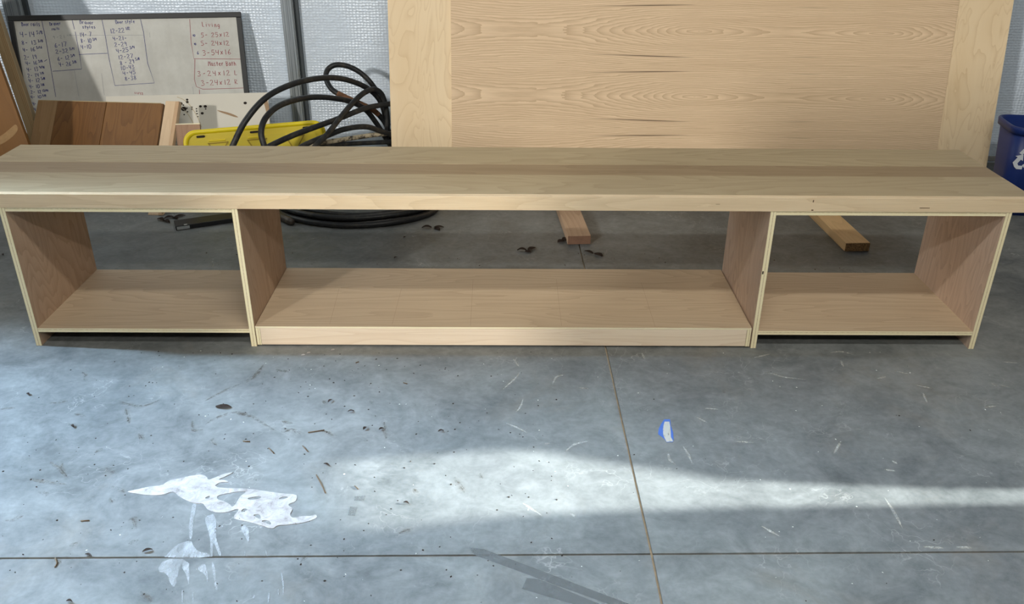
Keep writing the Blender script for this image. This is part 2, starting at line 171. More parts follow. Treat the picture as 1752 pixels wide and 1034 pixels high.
# ------------------------------------------------------------------ mesh helpers
def link(o, parent=None):
    COL.objects.link(o)
    if parent is not None: o.parent = parent
    return o
def tag(o, label=None, cat=None, group=None, kind=None):
    if label: o['label'] = label
    if cat: o['category'] = cat
    if group: o['group'] = group
    if kind: o['kind'] = kind
    return o
def thing(name, label, cat, loc=(0, 0, 0), rot=(0, 0, 0), group=None):
    o = bpy.data.objects.new(name, None); o.empty_display_size = 0.05
    link(o); o.location = loc; o.rotation_euler = rot
    return tag(o, label, cat, group)
def bm_obj(name, bm, mats, parent=None, smooth=False, loc=(0, 0, 0)):
    me = bpy.data.meshes.new(name); bm.normal_update(); bm.to_mesh(me); bm.free()
    for m in (mats if isinstance(mats, (list, tuple)) else [mats]): me.materials.append(m)
    if smooth:
        for p in me.polygons: p.use_smooth = True
    o = bpy.data.objects.new(name, me); link(o, parent); o.location = loc
    return o
def add_box(bm, lo, hi, mi=0, bev=0.0):
    x0, y0, z0 = lo; x1, y1, z1 = hi
    vs = [bm.verts.new(p) for p in ((x0,y0,z0),(x1,y0,z0),(x1,y1,z0),(x0,y1,z0),(x0,y0,z1),(x1,y0,z1),(x1,y1,z1),(x0,y1,z1))]
    fs = [bm.faces.new([vs[i] for i in f]) for f in ((0,3,2,1),(4,5,6,7),(0,1,5,4),(1,2,6,5),(2,3,7,6),(3,0,4,7))]
    for f in fs: f.material_index = mi
    if bev > 0:
        es = list({e for f in fs for e in f.edges})
        bmesh.ops.bevel(bm, geom=es, offset=bev, segments=2, affect='EDGES', profile=0.5)
    return fs
def box(name, parent, lo, size, mats, bev=0.0006, edge_axis=None):
    """local box with its origin at its low corner; mats = [face, edge] : edge faces are those not normal to edge_axis"""
    bm = bmesh.new(); add_box(bm, (0, 0, 0), size, 0, bev)
    if edge_axis is not None:
        bm.normal_update()
        i = 'xyz'.index(edge_axis)
        for f in bm.faces:
            if abs(f.normal[i]) < 0.6: f.material_index = 1
    return bm_obj(name, bm, mats, parent, loc=lo)
def add_tube(bm, pts, rad, seg=10, cap=True, mi=0):
    pts = [Vector(p) for p in pts]; rings = []
    t0 = (pts[1] - pts[0]).normalized()
    ref = Vector((0, 0, 1)) if abs(t0.z) < 0.9 else Vector((1, 0, 0))
    nrm = t0.cross(ref).normalized()
    for i, p in enumerate(pts):
        t = (pts[min(i + 1, len(pts) - 1)] - pts[max(i - 1, 0)]).normalized()
        nrm = (nrm - t * nrm.dot(t)).normalized(); bi = t.cross(nrm)
        r = rad[i] if isinstance(rad, (list, tuple)) else rad
        rings.append([bm.verts.new(p + (nrm * math.cos(2*math.pi*k/seg) + bi * math.sin(2*math.pi*k/seg)) * r) for k in range(seg)])
    for a, b in zip(rings, rings[1:]):
        for k in range(seg):
            f = bm.faces.new((a[k], a[(k+1) % seg], b[(k+1) % seg], b[k])); f.material_index = mi
    if cap:
        bm.faces.new(rings[0][::-1]).material_index = mi; bm.faces.new(rings[-1]).material_index = mi
def catmull(P, n=8):
    P = [Vector(p) for p in P]; Q = [2*P[0]-P[1]] + P + [2*P[-1]-P[-2]]; out = []
    for i in range(1, len(Q) - 2):
        a, b, c, d = Q[i-1], Q[i], Q[i+1], Q[i+2]
        for k in range(n):
            t = k / n
            out.append(0.5*((2*b) + (c-a)*t + (2*a-5*b+4*c-d)*t*t + (3*b-a-3*c+d)*t**3))
    out.append(P[-1]); return out
def add_prism(bm, pts, axis, d0, d1, mi=0):
    """polygon pts (2D) extruded along axis between d0 and d1"""
    def P(p, d):
        return {'z': (p[0], p[1], d), 'y': (p[0], d, p[1]), 'x': (d, p[0], p[1])}[axis]
    a = [bm.verts.new(P(p, d0)) for p in pts]; b = [bm.verts.new(P(p, d1)) for p in pts]
    fs = [bm.faces.new(a), bm.faces.new(b[::-1])]
    n = len(pts)
    for i in range(n): fs.append(bm.faces.new((a[i], b[i], b[(i+1) % n], a[(i+1) % n])))
    for f in fs: f.material_index = mi
    bmesh.ops.recalc_face_normals(bm, faces=fs)
    return fs
def filled(loops, thick):
    """2D outline with holes -> mesh data, extruded to +-thick/2 in z"""
    cu = bpy.data.curves.new('outline', 'CURVE'); cu.dimensions = '2D'; cu.fill_mode = 'BOTH'; cu.extrude = thick / 2
    for L in loops:
        sp = cu.splines.new('POLY'); sp.points.add(len(L) - 1)
        for p, q in zip(sp.points, L): p.co = (q[0], q[1], 0, 1)
        sp.use_cyclic_u = True
    o = bpy.data.objects.new('outline', cu); COL.objects.link(o)
    me = bpy.data.meshes.new_from_object(o.evaluated_get(bpy.context.evaluated_depsgraph_get()))
    bpy.data.objects.remove(o); bpy.data.curves.remove(cu)
    return me
def me_obj(name, me, mat, parent=None, loc=(0, 0, 0), rot=(0, 0, 0)):
    me.materials.clear(); me.materials.append(mat); me.name = name
    o = bpy.data.objects.new(name, me); link(o, parent); o.location = loc; o.rotation_euler = rot
    return o
def smooth_loop(L, it=2):
    for _ in range(it):
        L = [q for i in range(len(L)) for q in (
            (0.75*L[i][0]+0.25*L[(i+1) % len(L)][0], 0.75*L[i][1]+0.25*L[(i+1) % len(L)][1]),
            (0.25*L[i][0]+0.75*L[(i+1) % len(L)][0], 0.25*L[i][1]+0.75*L[(i+1) % len(L)][1]))]
    return L
def rrect(w, h, r, n=6, x0=0.0, z0=0.0):
    out = []
    for cx, cz, a0 in ((w-r, r, -90), (w-r, h-r, 0), (r, h-r, 90), (r, r, 180)):
        for k in range(n + 1):
            a = math.radians(a0 + 90*k/n); out.append((x0+cx+r*math.cos(a), z0+cz+r*math.sin(a)))
    return out
def ribbon(bm, pts, w, z=0.0, taper=False):
    """flat ribbon in local xy through 2D pts"""
    pts = [Vector((p[0], p[1])) for p in pts]; L = []
    for i, p in enumerate(pts):
        t = (pts[min(i+1, len(pts)-1)] - pts[max(i-1, 0)])
        t = t.normalized() if t.length > 1e-9 else Vector((1, 0))
        n = Vector((-t.y, t.x)); k = w/2
        if taper: k *= 0.15 + 0.85*math.sin(math.pi*(i+0.3)/(len(pts)-0.4))
        L.append((bm.verts.new((p.x+n.x*k, p.y+n.y*k, z)), bm.verts.new((p.x-n.x*k, p.y-n.y*k, z))))
    for a, b in zip(L, L[1:]): bm.faces.new((a[0], a[1], b[1], b[0]))

# ------------------------------------------------------------------ materials
def concrete():
    t = NT('polished_concrete'); p = t.n('ShaderNodeNewGeometry').outputs['Position']
    a = t.noise(p, 1.1, 5, 0.6, 0.6); b = t.noise(p, 5.5, 6, 0.65, 1.2); c = t.noise(p, 60, 4, 0.6)
    d = t.noise(t.map(p, (12, 17, 1), rot=(0, 0, 0.35)), 1.0, 5, 0.7, 1.5)
    v = t.math('ADD', t.math('MULTIPLY', a, 0.35), t.math('MULTIPLY', b, 0.35))
    v = t.math('ADD', v, t.math('MULTIPLY', c, 0.12)); v = t.math('ADD', v, t.math('MULTIPLY', d, 0.18))
    col = t.mix(t.rng(v, 0.39, 0.62, 0, 1), srgb(86, 90, 90), srgb(138, 141, 140))
    # worn brown dust
    e = t.noise(p, 2.4, 6, 0.7, 0.8)
    col = t.mix(t.rng(e, 0.56, 0.74, 0.0, 0.30), col, srgb(128, 119, 104))
    # fine pale scratches (voronoi cell borders stretched at random)
    vo = t.n('ShaderNodeTexVoronoi', feature='DISTANCE_TO_EDGE'); vo.inputs['Scale'].default_value = 7.0
    wv = t.n('ShaderNodeVectorMath', operation='ADD')
    nn = t.n('ShaderNodeTexNoise'); nn.inputs['Scale'].default_value = 3.5; nn.inputs['Detail'].default_value = 5
    t.put(nn.inputs['Vector'], p); t.put(wv.inputs[0], p); t.put(wv.inputs[1], nn.outputs['Color'])
    t.put(vo.inputs['Vector'], wv.outputs[0])
    f = t.noise(p, 4.0, 4, 0.6)
    line = t.math('MULTIPLY', t.rng(vo.outputs['Distance'], 0.0, 0.02, 1, 0), t.rng(f, 0.52, 0.66, 0, 0.35))
    col = t.mix(line, col, srgb(196, 196, 190))
    t.bump(t.math('ADD', c, line), 0.06, 0.003)
    return t.fin(col, t.rng(b, 0.3, 0.7, 0.42, 0.62), 0, 0.35)
M_CONC = concrete()
M_JOINT = plain('dusty_joint_filler', srgb(158, 144, 122), 0.9, 0, 0.45, 45)

def bubble():
    t = NT('bubble_insulation'); p = t.n('ShaderNodeTexCoord').outputs['Object']
    vo = t.n('ShaderNodeTexVoronoi', feature='SMOOTH_F1'); vo.inputs['Scale'].default_value = 62.0
    vo.inputs['Randomness'].default_value = 0.25; vo.inputs['Smoothness'].default_value = 0.3
    t.put(vo.inputs['Vector'], t.map(p, (1, 1, 1.25)))
    big = t.noise(p, 2.2, 3, 0.5); cr = t.noise(t.map(p, (3, 1, 9)), 1.0, 4, 0.6, 0.8)
    col = t.mix(big, srgb(203, 217, 232), srgb(222, 233, 245))
    h = t.math('ADD', t.math('MULTIPLY', vo.outputs['Distance'], t.rng(big, 0.4, 0.65, 0.25, 1.0)), t.math('MULTIPLY', cr, 0.8))
    t.bump(h, 0.7, 0.009)
    return t.fin(col, 0.34, 0.05, 0.6)
M_WALL = bubble()
M_WALLP = plain('grey_wall_paint', srgb(150, 152, 154), 0.8, 0, 0.05, 6)
M_GALV = None
def galv():
    t = NT('galvanised_steel'); p = t.n('ShaderNodeTexCoord').outputs['Object']
    s = t.noise(t.map(p, (160, 160, 1.4)), 1.0, 4, 0.6); q = t.noise(p, 30, 4)
    col = t.mix(t.rng(s, 0.3, 0.7, 0, 1), srgb(96, 104, 110), srgb(188, 196, 202))
    return t.fin(t.mix(t.math('MULTIPLY', q, 0.3), col, srgb(120, 126, 130)), 0.42, 0.7)
M_GALV = galv()

OAK_L, OAK_D = srgb(204, 178, 142), srgb(150, 120, 86)
M_TOPS = [wood('white_oak_front_board', srgb(180, 163, 132), srgb(136, 116, 86), 'x', 22, 0.35, 0.30, 0.5),
          wood('white_oak_dark_strip', srgb(158, 137, 108), srgb(118, 97, 70), 'x', 18, 0.35, 0.30, 0.5),
          wood('white_oak_back_board', srgb(182, 165, 133), srgb(138, 117, 87), 'x', 24, 0.38, 0.30, 0.5)]
M_NOSE_LIT = wood('white_oak_nosing_lit', srgb(228, 206, 172), srgb(188, 160, 122), 'x', 22, 0.30, 0.30, 0.5)  # same oak as the top boards, lightened for light on the front edge
M_CASEX = wood('oak_veneer_shelf', srgb(198, 178, 151), srgb(154, 131, 106), 'x', 24, 0.40, 0.30, 0.5, (0.5, 5.5))
M_CASEZ = wood('oak_veneer_side', srgb(180, 154, 130), srgb(134, 107, 86), 'z', 20, 0.40, 0.32, 0.55, (1.2, 5.5))
M_CASER_LIT = wood('pink_oak_veneer_side_lit', srgb(232, 208, 188), srgb(184, 156, 134), 'z', 16, 0.45, 0.40, 0.55, (1.6, 9.0))  # pinker veneer, also lightened to stand in for light on the right cabinet
M_TOE = wood('pale_front_board', srgb(240, 222, 198), srgb(208, 180, 150), 'x', 16, 0.40, 0.20, 0.5, (0.8, 9.0))
M_MAPLE_E = plain('pale_edge_strip', srgb(240, 228, 194), 0.6, 0, 0.05, 40)
M_PLYX, M_PLYZ = ply_edge('ply_edge_x', 'x'), ply_edge('ply_edge_z', 'z')

def oak_panel():
    """rotary veneer, book-matched flitches, horizontal grain, cathedrals and dark mineral streaks"""
    t = NT('bookmatched_oak_veneer'); p = t.n('ShaderNodeTexCoord').outputs['Object']
    x, y, z = t.xyz(p)
    PER = 0.144
    pp = t.math('PINGPONG', t.math('ADD', z, PANEL_PHASE), PER)          # 0 at one mirror line, PER at the next
    w = t.noise(t.comb(t.math('MULTIPLY', x, 2.0), t.math('MULTIPLY', pp, 14.0), 0.0), 1.0, 3, 0.55)
    w2 = t.noise(t.comb(t.math('MULTIPLY', x, 9.0), t.math('MULTIPLY', pp, 70.0), 3.0), 1.0, 3, 0.6)
    q = t.math('SUBTRACT', PER, pp)
    # sliced cone : sqrt(q^2 + (k x)^2) gives nested flames along x
    kx = t.math('MULTIPLY', t.math('SINE', t.math('MULTIPLY', x, 2.6)), 0.06)
    kx = t.math('ADD', kx, 0.03)
    r = t.math('SQRT', t.math('ADD', t.math('MULTIPLY', q, q), t.math('MULTIPLY', kx, kx)))
    ph = t.math('ADD', t.math('MULTIPLY', r, 130.0), t.math('MULTIPLY', w, 3.6))
    ph = t.math('ADD', ph, t.math('MULTIPLY', w2, 0.7))
    band = t.math('POWER', t.math('FRACT', ph), 1.8)
    fine = t.noise(t.comb(t.math('MULTIPLY', x, 6.0), t.math('MULTIPLY', z, 330.0), 1.0), 1.0, 3, 0.65)
    fine = t.rng(fine, 0.4, 0.72, 0, 1)
    mid = t.noise(t.comb(t.math('MULTIPLY', x, 0.9), t.math('MULTIPLY', z, 38.0), 7.0), 1.0, 3, 0.6)
    c = t.mix(t.math('MULTIPLY', band, 0.62), srgb(232, 206, 172), srgb(172, 142, 108))
    c = t.mix(t.math('MULTIPLY', fine, 0.30), c, srgb(166, 136, 103))
    c = t.mix(t.rng(mid, 0.35, 0.7, 0.0, 0.34), c, srgb(192, 163, 128))
    # mineral streaks
    def streak(x0, x1, pos, slope, wid):
        u = t.rng(x, x0, x1, 0, 1)
        win = t.math('MULTIPLY', t.math('MULTIPLY', u, t.math('SUBTRACT', 1.0, u)), 4.0)
        d = t.math('ABSOLUTE', t.math('SUBTRACT', pp, t.math('ADD', pos, t.math('MULTIPLY', u, slope))))
        return t.math('MULTIPLY', t.rng(t.math('DIVIDE', d, t.math('ADD', t.math('MULTIPLY', win, wid), 1e-5)), 0.5, 1.1, 1, 0), t.rng(u, 0, 0.6, 0, 1))
    s = streak(0.86, 1.40, 0.042, -0.012, 0.0035)
    s = t.math('MAXIMUM', s, t.math('MULTIPLY', streak(1.78, 1.99, 0.036, 0.002, 0.002), 0.45))
    c = t.mix(t.math('MULTIPLY', s, 0.8), c, srgb(84, 62, 42))
    return t.fin(c, 0.5, 0, 0.3)
PANEL_PHASE = 0.039
def maple(name, seed):
    t = NT(name); p = t.n('ShaderNodeTexCoord').outputs['Object']
    v = t.map(p, (7.5, 7.5, 1.9), (seed, 0, seed * 0.7))
    n1 = t.noise(v, 1.0, 2.5, 0.5, 0.7); wig = t.noise(p, 26, 3)
    ph = t.math('ADD', t.math('MULTIPLY', n1, 15.0), t.math('MULTIPLY', wig, 0.30))
    band = t.math('POWER', t.math('FRACT', ph), 5.0)
    fine = t.noise(t.map(p, (150, 150, 9)), 1.0, 3); big = t.noise(t.map(p, (5, 5, 1.2), (seed, 2, 0)), 1.0, 2)
    c = t.mix(t.math('MULTIPLY', band, 0.34), srgb(236, 214, 178), srgb(190, 155, 110))
    c = t.mix(t.math('MULTIPLY', fine, 0.14), c, srgb(196, 160, 112))
    c = t.mix(t.rng(big, 0.4, 0.7, 0, 0.35), c, srgb(214, 182, 134))
    return t.fin(c, 0.5, 0, 0.3)

# ================================================================== the setting
X0, X1, YF, YB = -3.4, 3.0, -5.2, 1.97
fb = bmesh.new(); add_box(fb, (X0, YF, -0.10), (X1, YB, -0.005))
floor = tag(bm_obj('floor', fb, M_JOINT), 'grey polished concrete garage floor with saw-cut joints', None, None, 'structure')
jy = lambda x: -0.934 + 0.0114 * x
JA, JB = (0.283, YB), (0.331, jy(0.331)); JC = (0.318, YF)
G = 0.0028
slabs = [
    [(X0, jy(X0)+G), (JB[0]-G, JB[1]+G), (0.322-G, 0.0), (0.303-G, 0.661), (JA[0]-G, YB), (X0, YB)],
    [(JB[0]+G, JB[1]+G), (X1, jy(X1)+G), (X1, YB), (JA[0]+G, YB), (0.303+G, 0.661), (0.322+G, 0.0)],
    [(X0, YF), (JC[0]-G, YF), (JB[0]-G, JB[1]-G), (X0, jy(X0)-G)],
    [(JC[0]+G, YF), (X1, YF), (X1, jy(X1)-G), (JB[0]+G, JB[1]-G)]]
for s in slabs:
    bm = bmesh.new(); add_prism(bm, s, 'z', -0.005, 0.0); bm_obj('concrete_slab', bm, M_CONC, floor)

bm = bmesh.new(); add_box(bm, (X0, YB, 0.0), (X1, YB + 0.08, 3.2))
tag(bm_obj('wall_back', bm, M_WALL), 'white bubble insulation wall behind the bench', None, None, 'structure')
bm = bmesh.new(); add_box(bm, (X0 - 0.08, 0.20, 0.0), (X0, YB + 0.08, 3.2))
tag(bm_obj('wall_left', bm, M_WALLP), 'grey side wall', None, None, 'structure')
# right wall: added hole, outline traced back from the sun band on the floor
def gap(xf, y): return (y, (X1 - xf) * SUN_TAN)
low = [(1.90, -0.742), (1.25, -0.756), (0.55, -0.770), (0.02, -0.797), (-0.22, -0.838), (-0.36, -0.87)]
high = [(-0.46, -0.60), (-0.02, -0.545), (0.10, -0.556), (0.281, -0.605), (0.567, -0.672), (1.07, -0.700), (1.28, -0.702), (1.90, -0.712)]
outer = [(YF, 0.0), (YB + 0.08, 0.0), (YB + 0.08, 3.2), (YF, 3.2)]
me = filled([outer, [gap(*q) for q in low + high]], 0.02)
me.transform(Matrix(((0, 0, 1, X1 + 0.01), (1, 0, 0, 0), (0, 1, 0, 0), (0, 0, 0, 1))))
tag(me_obj('wall_right', me, M_WALLP), 'grey side wall with an added hole shaped to the sun band', None, None, 'structure')
bm = bmesh.new(); add_box(bm, (-1.99, -3.18, 0.0), (X1, -3.10, 1.97)); add_box(bm, (-5.2, -3.18, 0.0), (-2.66, -3.10, 1.80))  # unseen partition added to block the daylight; its slot shapes the beam
tag(bm_obj('light_blocker_front', bm, M_WALLP), 'added half-height grey blocker with a slot that shapes the daylight from behind the camera', None, None, 'structure')
bm = bmesh.new(); add_box(bm, (1.9, YB - 0.012, 0.012), (X1, YB - 0.0005, 0.036), 0, 0.002)
tag(bm_obj('baseboard_back', bm, plain('grey_base_strip', srgb(150, 150, 146), 0.6)), 'thin grey strip at the foot of the back wall', None, None, 'structure')

def post(name, x0, x1, lab):
    e = tag(bpy.data.objects.new(name, None), lab, None, None, 'structure'); link(e); e.location = (x0, YB, 0)
    w = x1 - x0
    bm = bmesh.new(); add_box(bm, (0, -0.048, 0.20), (w, -0.046, 3.1)); add_box(bm, (0, -0.046, 0.20), (0.002, -0.0005, 3.1))
    add_box(bm, (w - 0.002, -0.046, 0.20), (w, -0.0005, 3.1))
    bm_obj('web', bm, M_GALV, e)
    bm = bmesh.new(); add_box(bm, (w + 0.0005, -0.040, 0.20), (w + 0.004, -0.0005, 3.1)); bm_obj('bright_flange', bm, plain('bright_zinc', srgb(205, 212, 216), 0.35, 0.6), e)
    bm = bmesh.new(); add_box(bm, (w + 0.005, -0.022, 0.20), (w + 0.024, -0.0005, 3.1)); bm_obj('painted_shadow_strip', bm, plain('shadow_gap_dark', srgb(70, 76, 80), 0.5, 0.5), e)  # dark strip painted in for the shadow gap beside the post
    bm = bmesh.new(); add_box(bm, (-0.012, -0.052, 0.165), (w + 0.03, -0.0005, 0.1995), 0, 0.002); bm_obj('foot_clip', bm, plain('dark_clip', srgb(64, 60, 50), 0.6, 0.3), e)
post('trim_1', -1.078, -1.026, 'galvanised steel wall post between insulation panels')
post('trim_2', -2.40, -2.325, 'galvanised steel wall post behind the corner of the whiteboard')

# ================================================================== the console
HC, HT, DS, DC, T = 0.4672, 0.5103, 0.4930, 0.4442, 0.018
XL, XD1, XD2, XR = -1.4939, -0.8099, 0.8043, 1.5061
ZS, ZC = 0.0627, 0.0728
top = thing('bench_top', 'long white oak slab top of three glued boards on the cabinets', 'tabletop', (0, 0, HC))
XS0, XS1 = -1.6640, 1.5659
for nm, y0, y1, m, dz in (('front_board', 0.020, 0.199, M_TOPS[0], 0), ('dark_strip', 0.1994, 0.304, M_TOPS[1], -0.0004), ('back_board', 0.3044, DS, M_TOPS[2], 0.0001)):
    bx = box('board', top, (XS0, y0, 0.0002), (XS1 - XS0, y1 - y0, HT - HC + dz), m, 0.0005)
bx = box('nosing', top, (XS0, -0.002, 0.0002), (XS1 - XS0, 0.0217, HT - HC), M_NOSE_LIT, 0.0008)
bx['label'] = 'front edge of the slab, coloured paler for the light on it'
for i, (x, z, w, h) in enumerate(((1.225, 0.013, 0.030, 0.0018), (0.905, 0.030, 0.003, 0.007), (0.905, 0.004, 0.006, 0.003), (0.62, 0.022, 0.012, 0.0008))):
    bm = bmesh.new(); add_box(bm, (x, -0.0026, z), (x + w, -0.0015, z + h)); k = bm_obj('knot_fleck', bm, plain('knot_brown', srgb(96, 66, 42), 0.8), top)

def case(label, x0, x1, name='side_cabinet', side=None):
    side = side or M_CASEZ
    c = thing(name, label, 'cabinet', (x0, 0, 0)); w = x1 - x0
    box('side_panel', c, (0, 0, 0), (T, DC, HC), [side, M_PLYX], 0.0004, 'x')
    box('side_panel', c, (w - T, 0, 0), (T, DC, HC), [side, M_PLYX], 0.0004, 'x')
    box('bottom_panel', c, (T, 0.0005, ZS - 0.014), (w - 2*T, DC, 0.014), [M_CASEX, M_PLYZ], 0.0004, 'z')
    box('top_panel', c, (T, 0.0005, HC - 0.0125), (w - 2*T, DC, 0.0125), [M_CASEX, M_PLYZ], 0.0004, 'z')
    box('kick_board', c, (T, DC - 0.08, 0.004), (w - 2*T, 0.014, ZS - 0.0185), plain('dark_kick', srgb(70, 68, 70), 0.7), 0.0004)
    return c
case('open oak plywood cabinet under the left end of the slab', XL, XD1 + T)
rc = case('open oak plywood cabinet under the right end of the slab', XD2 - T, XR, side=M_CASER_LIT)
bm = bmesh.new(); add_box(bm, (0.002, -0.0006, 0.262), (0.006, 0.0006, 0.272)); bm_obj('nick', bm, plain('dark_nick', srgb(50, 36, 26), 0.9), rc)

pf = thing('low_platform', 'low oak platform box with pale front board between the two cabinets', 'platform', (XD1 + T + 0.002, 0, 0))
pw = (XD2 - T) - (XD1 + T) - 0.006
box('side_panel', pf, (0, 0, 0.006), (0.014, DC, ZC - 0.0125), [M_CASEZ, M_PLYX], 0.0004, 'x')
box('side_panel', pf, (pw - 0.014, 0, 0.006), (0.014, DC, ZC - 0.0125), [M_CASEZ, M_PLYX], 0.0004, 'x')
tp = box('top_panel', pf, (0, 0, ZC - 0.006), (pw, DC, 0.006), [M_CASEX, M_MAPLE_E], 0.0003, 'z')
box('fascia_board', pf, (0.0145, 0.0005, 0.007), (pw - 0.029, 0.017, ZC - 0.0135), M_TOE, 0.0004)
M_PENCIL = plain('pencil_grey', srgb(164, 142, 118), 0.8)
for L in PENCIL:
    bm = bmesh.new(); ox = -(XD1 + T + 0.002)
    ribbon(bm, [(L[0][0] + ox, L[0][1]), (L[1][0] + ox, max(0.004, L[1][1]))], 0.0009, 0.0062)
    bm_obj('pencil_line', bm, M_PENCIL, tp)

# ================================================================== big sheets behind
PW, PYAW, PLEAN, PH = 2.7956, -0.02785, 0.18315, 1.86
def leaning(name, label, cat, x0, yb, zb, yaw, lean):
    # local x along the sheet, z up the sheet, -y is the front face
    return thing(name, label, cat, (x0, yb, zb), (Matrix.Rotation(yaw, 3, 'Z') @ Matrix.Rotation(-lean, 3, 'X')).to_euler())
M_OAKP = oak_panel()
sh = leaning('maple_sheet', 'tall pale maple plywood sheet leaning on the wall behind the oak panel', 'plywood', -0.5409, 1.55, 0.0425, PYAW, PLEAN)
bm = bmesh.new(); add_box(bm, (0, 0.0, 0), (0.42, 0.018, PH)); bm_obj('sheet_face', bm, maple('maple_veneer', 0.4), sh)
bm = bmesh.new(); add_box(bm, (0.42, 0.0, 0), (2.40, 0.018, PH)); bm_obj('sheet_face', bm, maple('maple_veneer_mid', 5.3), sh)
bm = bmesh.new(); add_box(bm, (2.40, 0.0, 0), (PW, 0.018, PH)); bm_obj('sheet_face', bm, maple('maple_veneer_right', 8.1), sh)
op = leaning('oak_panel', 'wide oak veneer panel with horizontal grain leaning on the maple sheet', 'panel', -0.5409, 1.55, 0.0425, PYAW, PLEAN)
bm = bmesh.new(); add_box(bm, (0.2864, -0.0075, 0.0), (2.5519, -0.0005, PH - 0.05)); bm_obj('veneer_face', bm, M_OAKP, op)

# floor bearers under the sheets
def bearer(label, p0, p1, w, h, mat, endmat):
    d = Vector((p1[0]-p0[0], p1[1]-p0[1], 0)); L = d.length; a = math.atan2(d.y, d.x)
    e = thing('bearer_board', label, 'board', (p0[0], p0[1], 0.0005), (0, 0, a))
    bm = bmesh.new(); add_box(bm, (0.003, -w/2, 0), (L, w/2, h), 0, 0.002); bm_obj('board_body', bm, mat, e)
    bm = bmesh.new(); add_box(bm, (0, -w/2 + 0.001, 0.001), (0.0028, w/2 - 0.001, h - 0.001)); bm_obj('end_grain', bm, endmat, e)
bearer('reddish brown board end lying on the floor below the centre opening', (0.300, 0.843), (0.235, 1.75), 0.095, 0.037,
       wood('brown_bearer', srgb(190, 162, 136), srgb(142, 114, 90), 'x', 16, 0.35, 0.3), plain('brown_end', srgb(136, 104, 84), 0.8, 0, 0.25, 60))
def chip():
    t = NT('chipboard_end'); p = t.n('ShaderNodeTexCoord').outputs['Object']
    vo = t.n('ShaderNodeTexVoronoi'); vo.inputs['Scale'].default_value = 260; t.put(vo.inputs['Vector'], p)
    return t.fin(t.mix(vo.outputs['Color'], srgb(104, 78, 50), srgb(196, 156, 108)), 0.9)
bearer('tan chipboard bearer seen through the right cabinet opening', (1.413, 0.784), (1.362, 1.75), 0.100, 0.036,
       wood('tan_bearer', srgb(224, 190, 142), srgb(180, 144, 98), 'x', 14, 0.3, 0.25), chip())

# ================================================================== whiteboard
wbd = leaning('whiteboard', 'black framed whiteboard with blue and red handwritten lists leaning on the wall', 'whiteboard', -2.2729, 1.60, 0.0, 0.15987, 0.20428)
WW, WH = 1.0403, 0.7587
def wbsurf():
    t = NT('dry_erase_white'); p = t.n('ShaderNodeTexCoord').outputs['Object']
    a = t.noise(p, 6, 5, 0.65); b = t.noise(t.map(p, (14, 1, 3)), 1, 4, 0.6)
    c = t.mix(t.rng(a, 0.35, 0.7, 0, 0.6), srgb(208, 208, 202), srgb(176, 175, 168))
    return t.fin(t.mix(t.rng(b, 0.5, 0.8, 0, 0.3), c, srgb(160, 160, 156)), 0.22, 0, 0.5)
bm = bmesh.new(); add_box(bm, (0.010, 0.004, 0.012), (WW - 0.010, 0.012, WH - 0.010)); bm_obj('writing_surface', bm, wbsurf(), wbd)
M_BLACKF = plain('black_frame', srgb(34, 36, 38), 0.45, 0, 0.2, 20)
FWD = 0.024
for lo, hi in (((0, -0.004, WH - FWD), (WW, 0.016, WH)), ((0, -0.004, 0), (WW, 0.016, FWD)), ((0, -0.004, FWD + 0.0005), (FWD, 0.016, WH - FWD - 0.0005)), ((WW - FWD, -0.004, FWD + 0.0005), (WW, 0.016, WH - FWD - 0.0005))):
    bm = bmesh.new(); add_box(bm, lo, hi, 0, 0.002); bm_obj('frame_bar', bm, M_BLACKF, wbd)
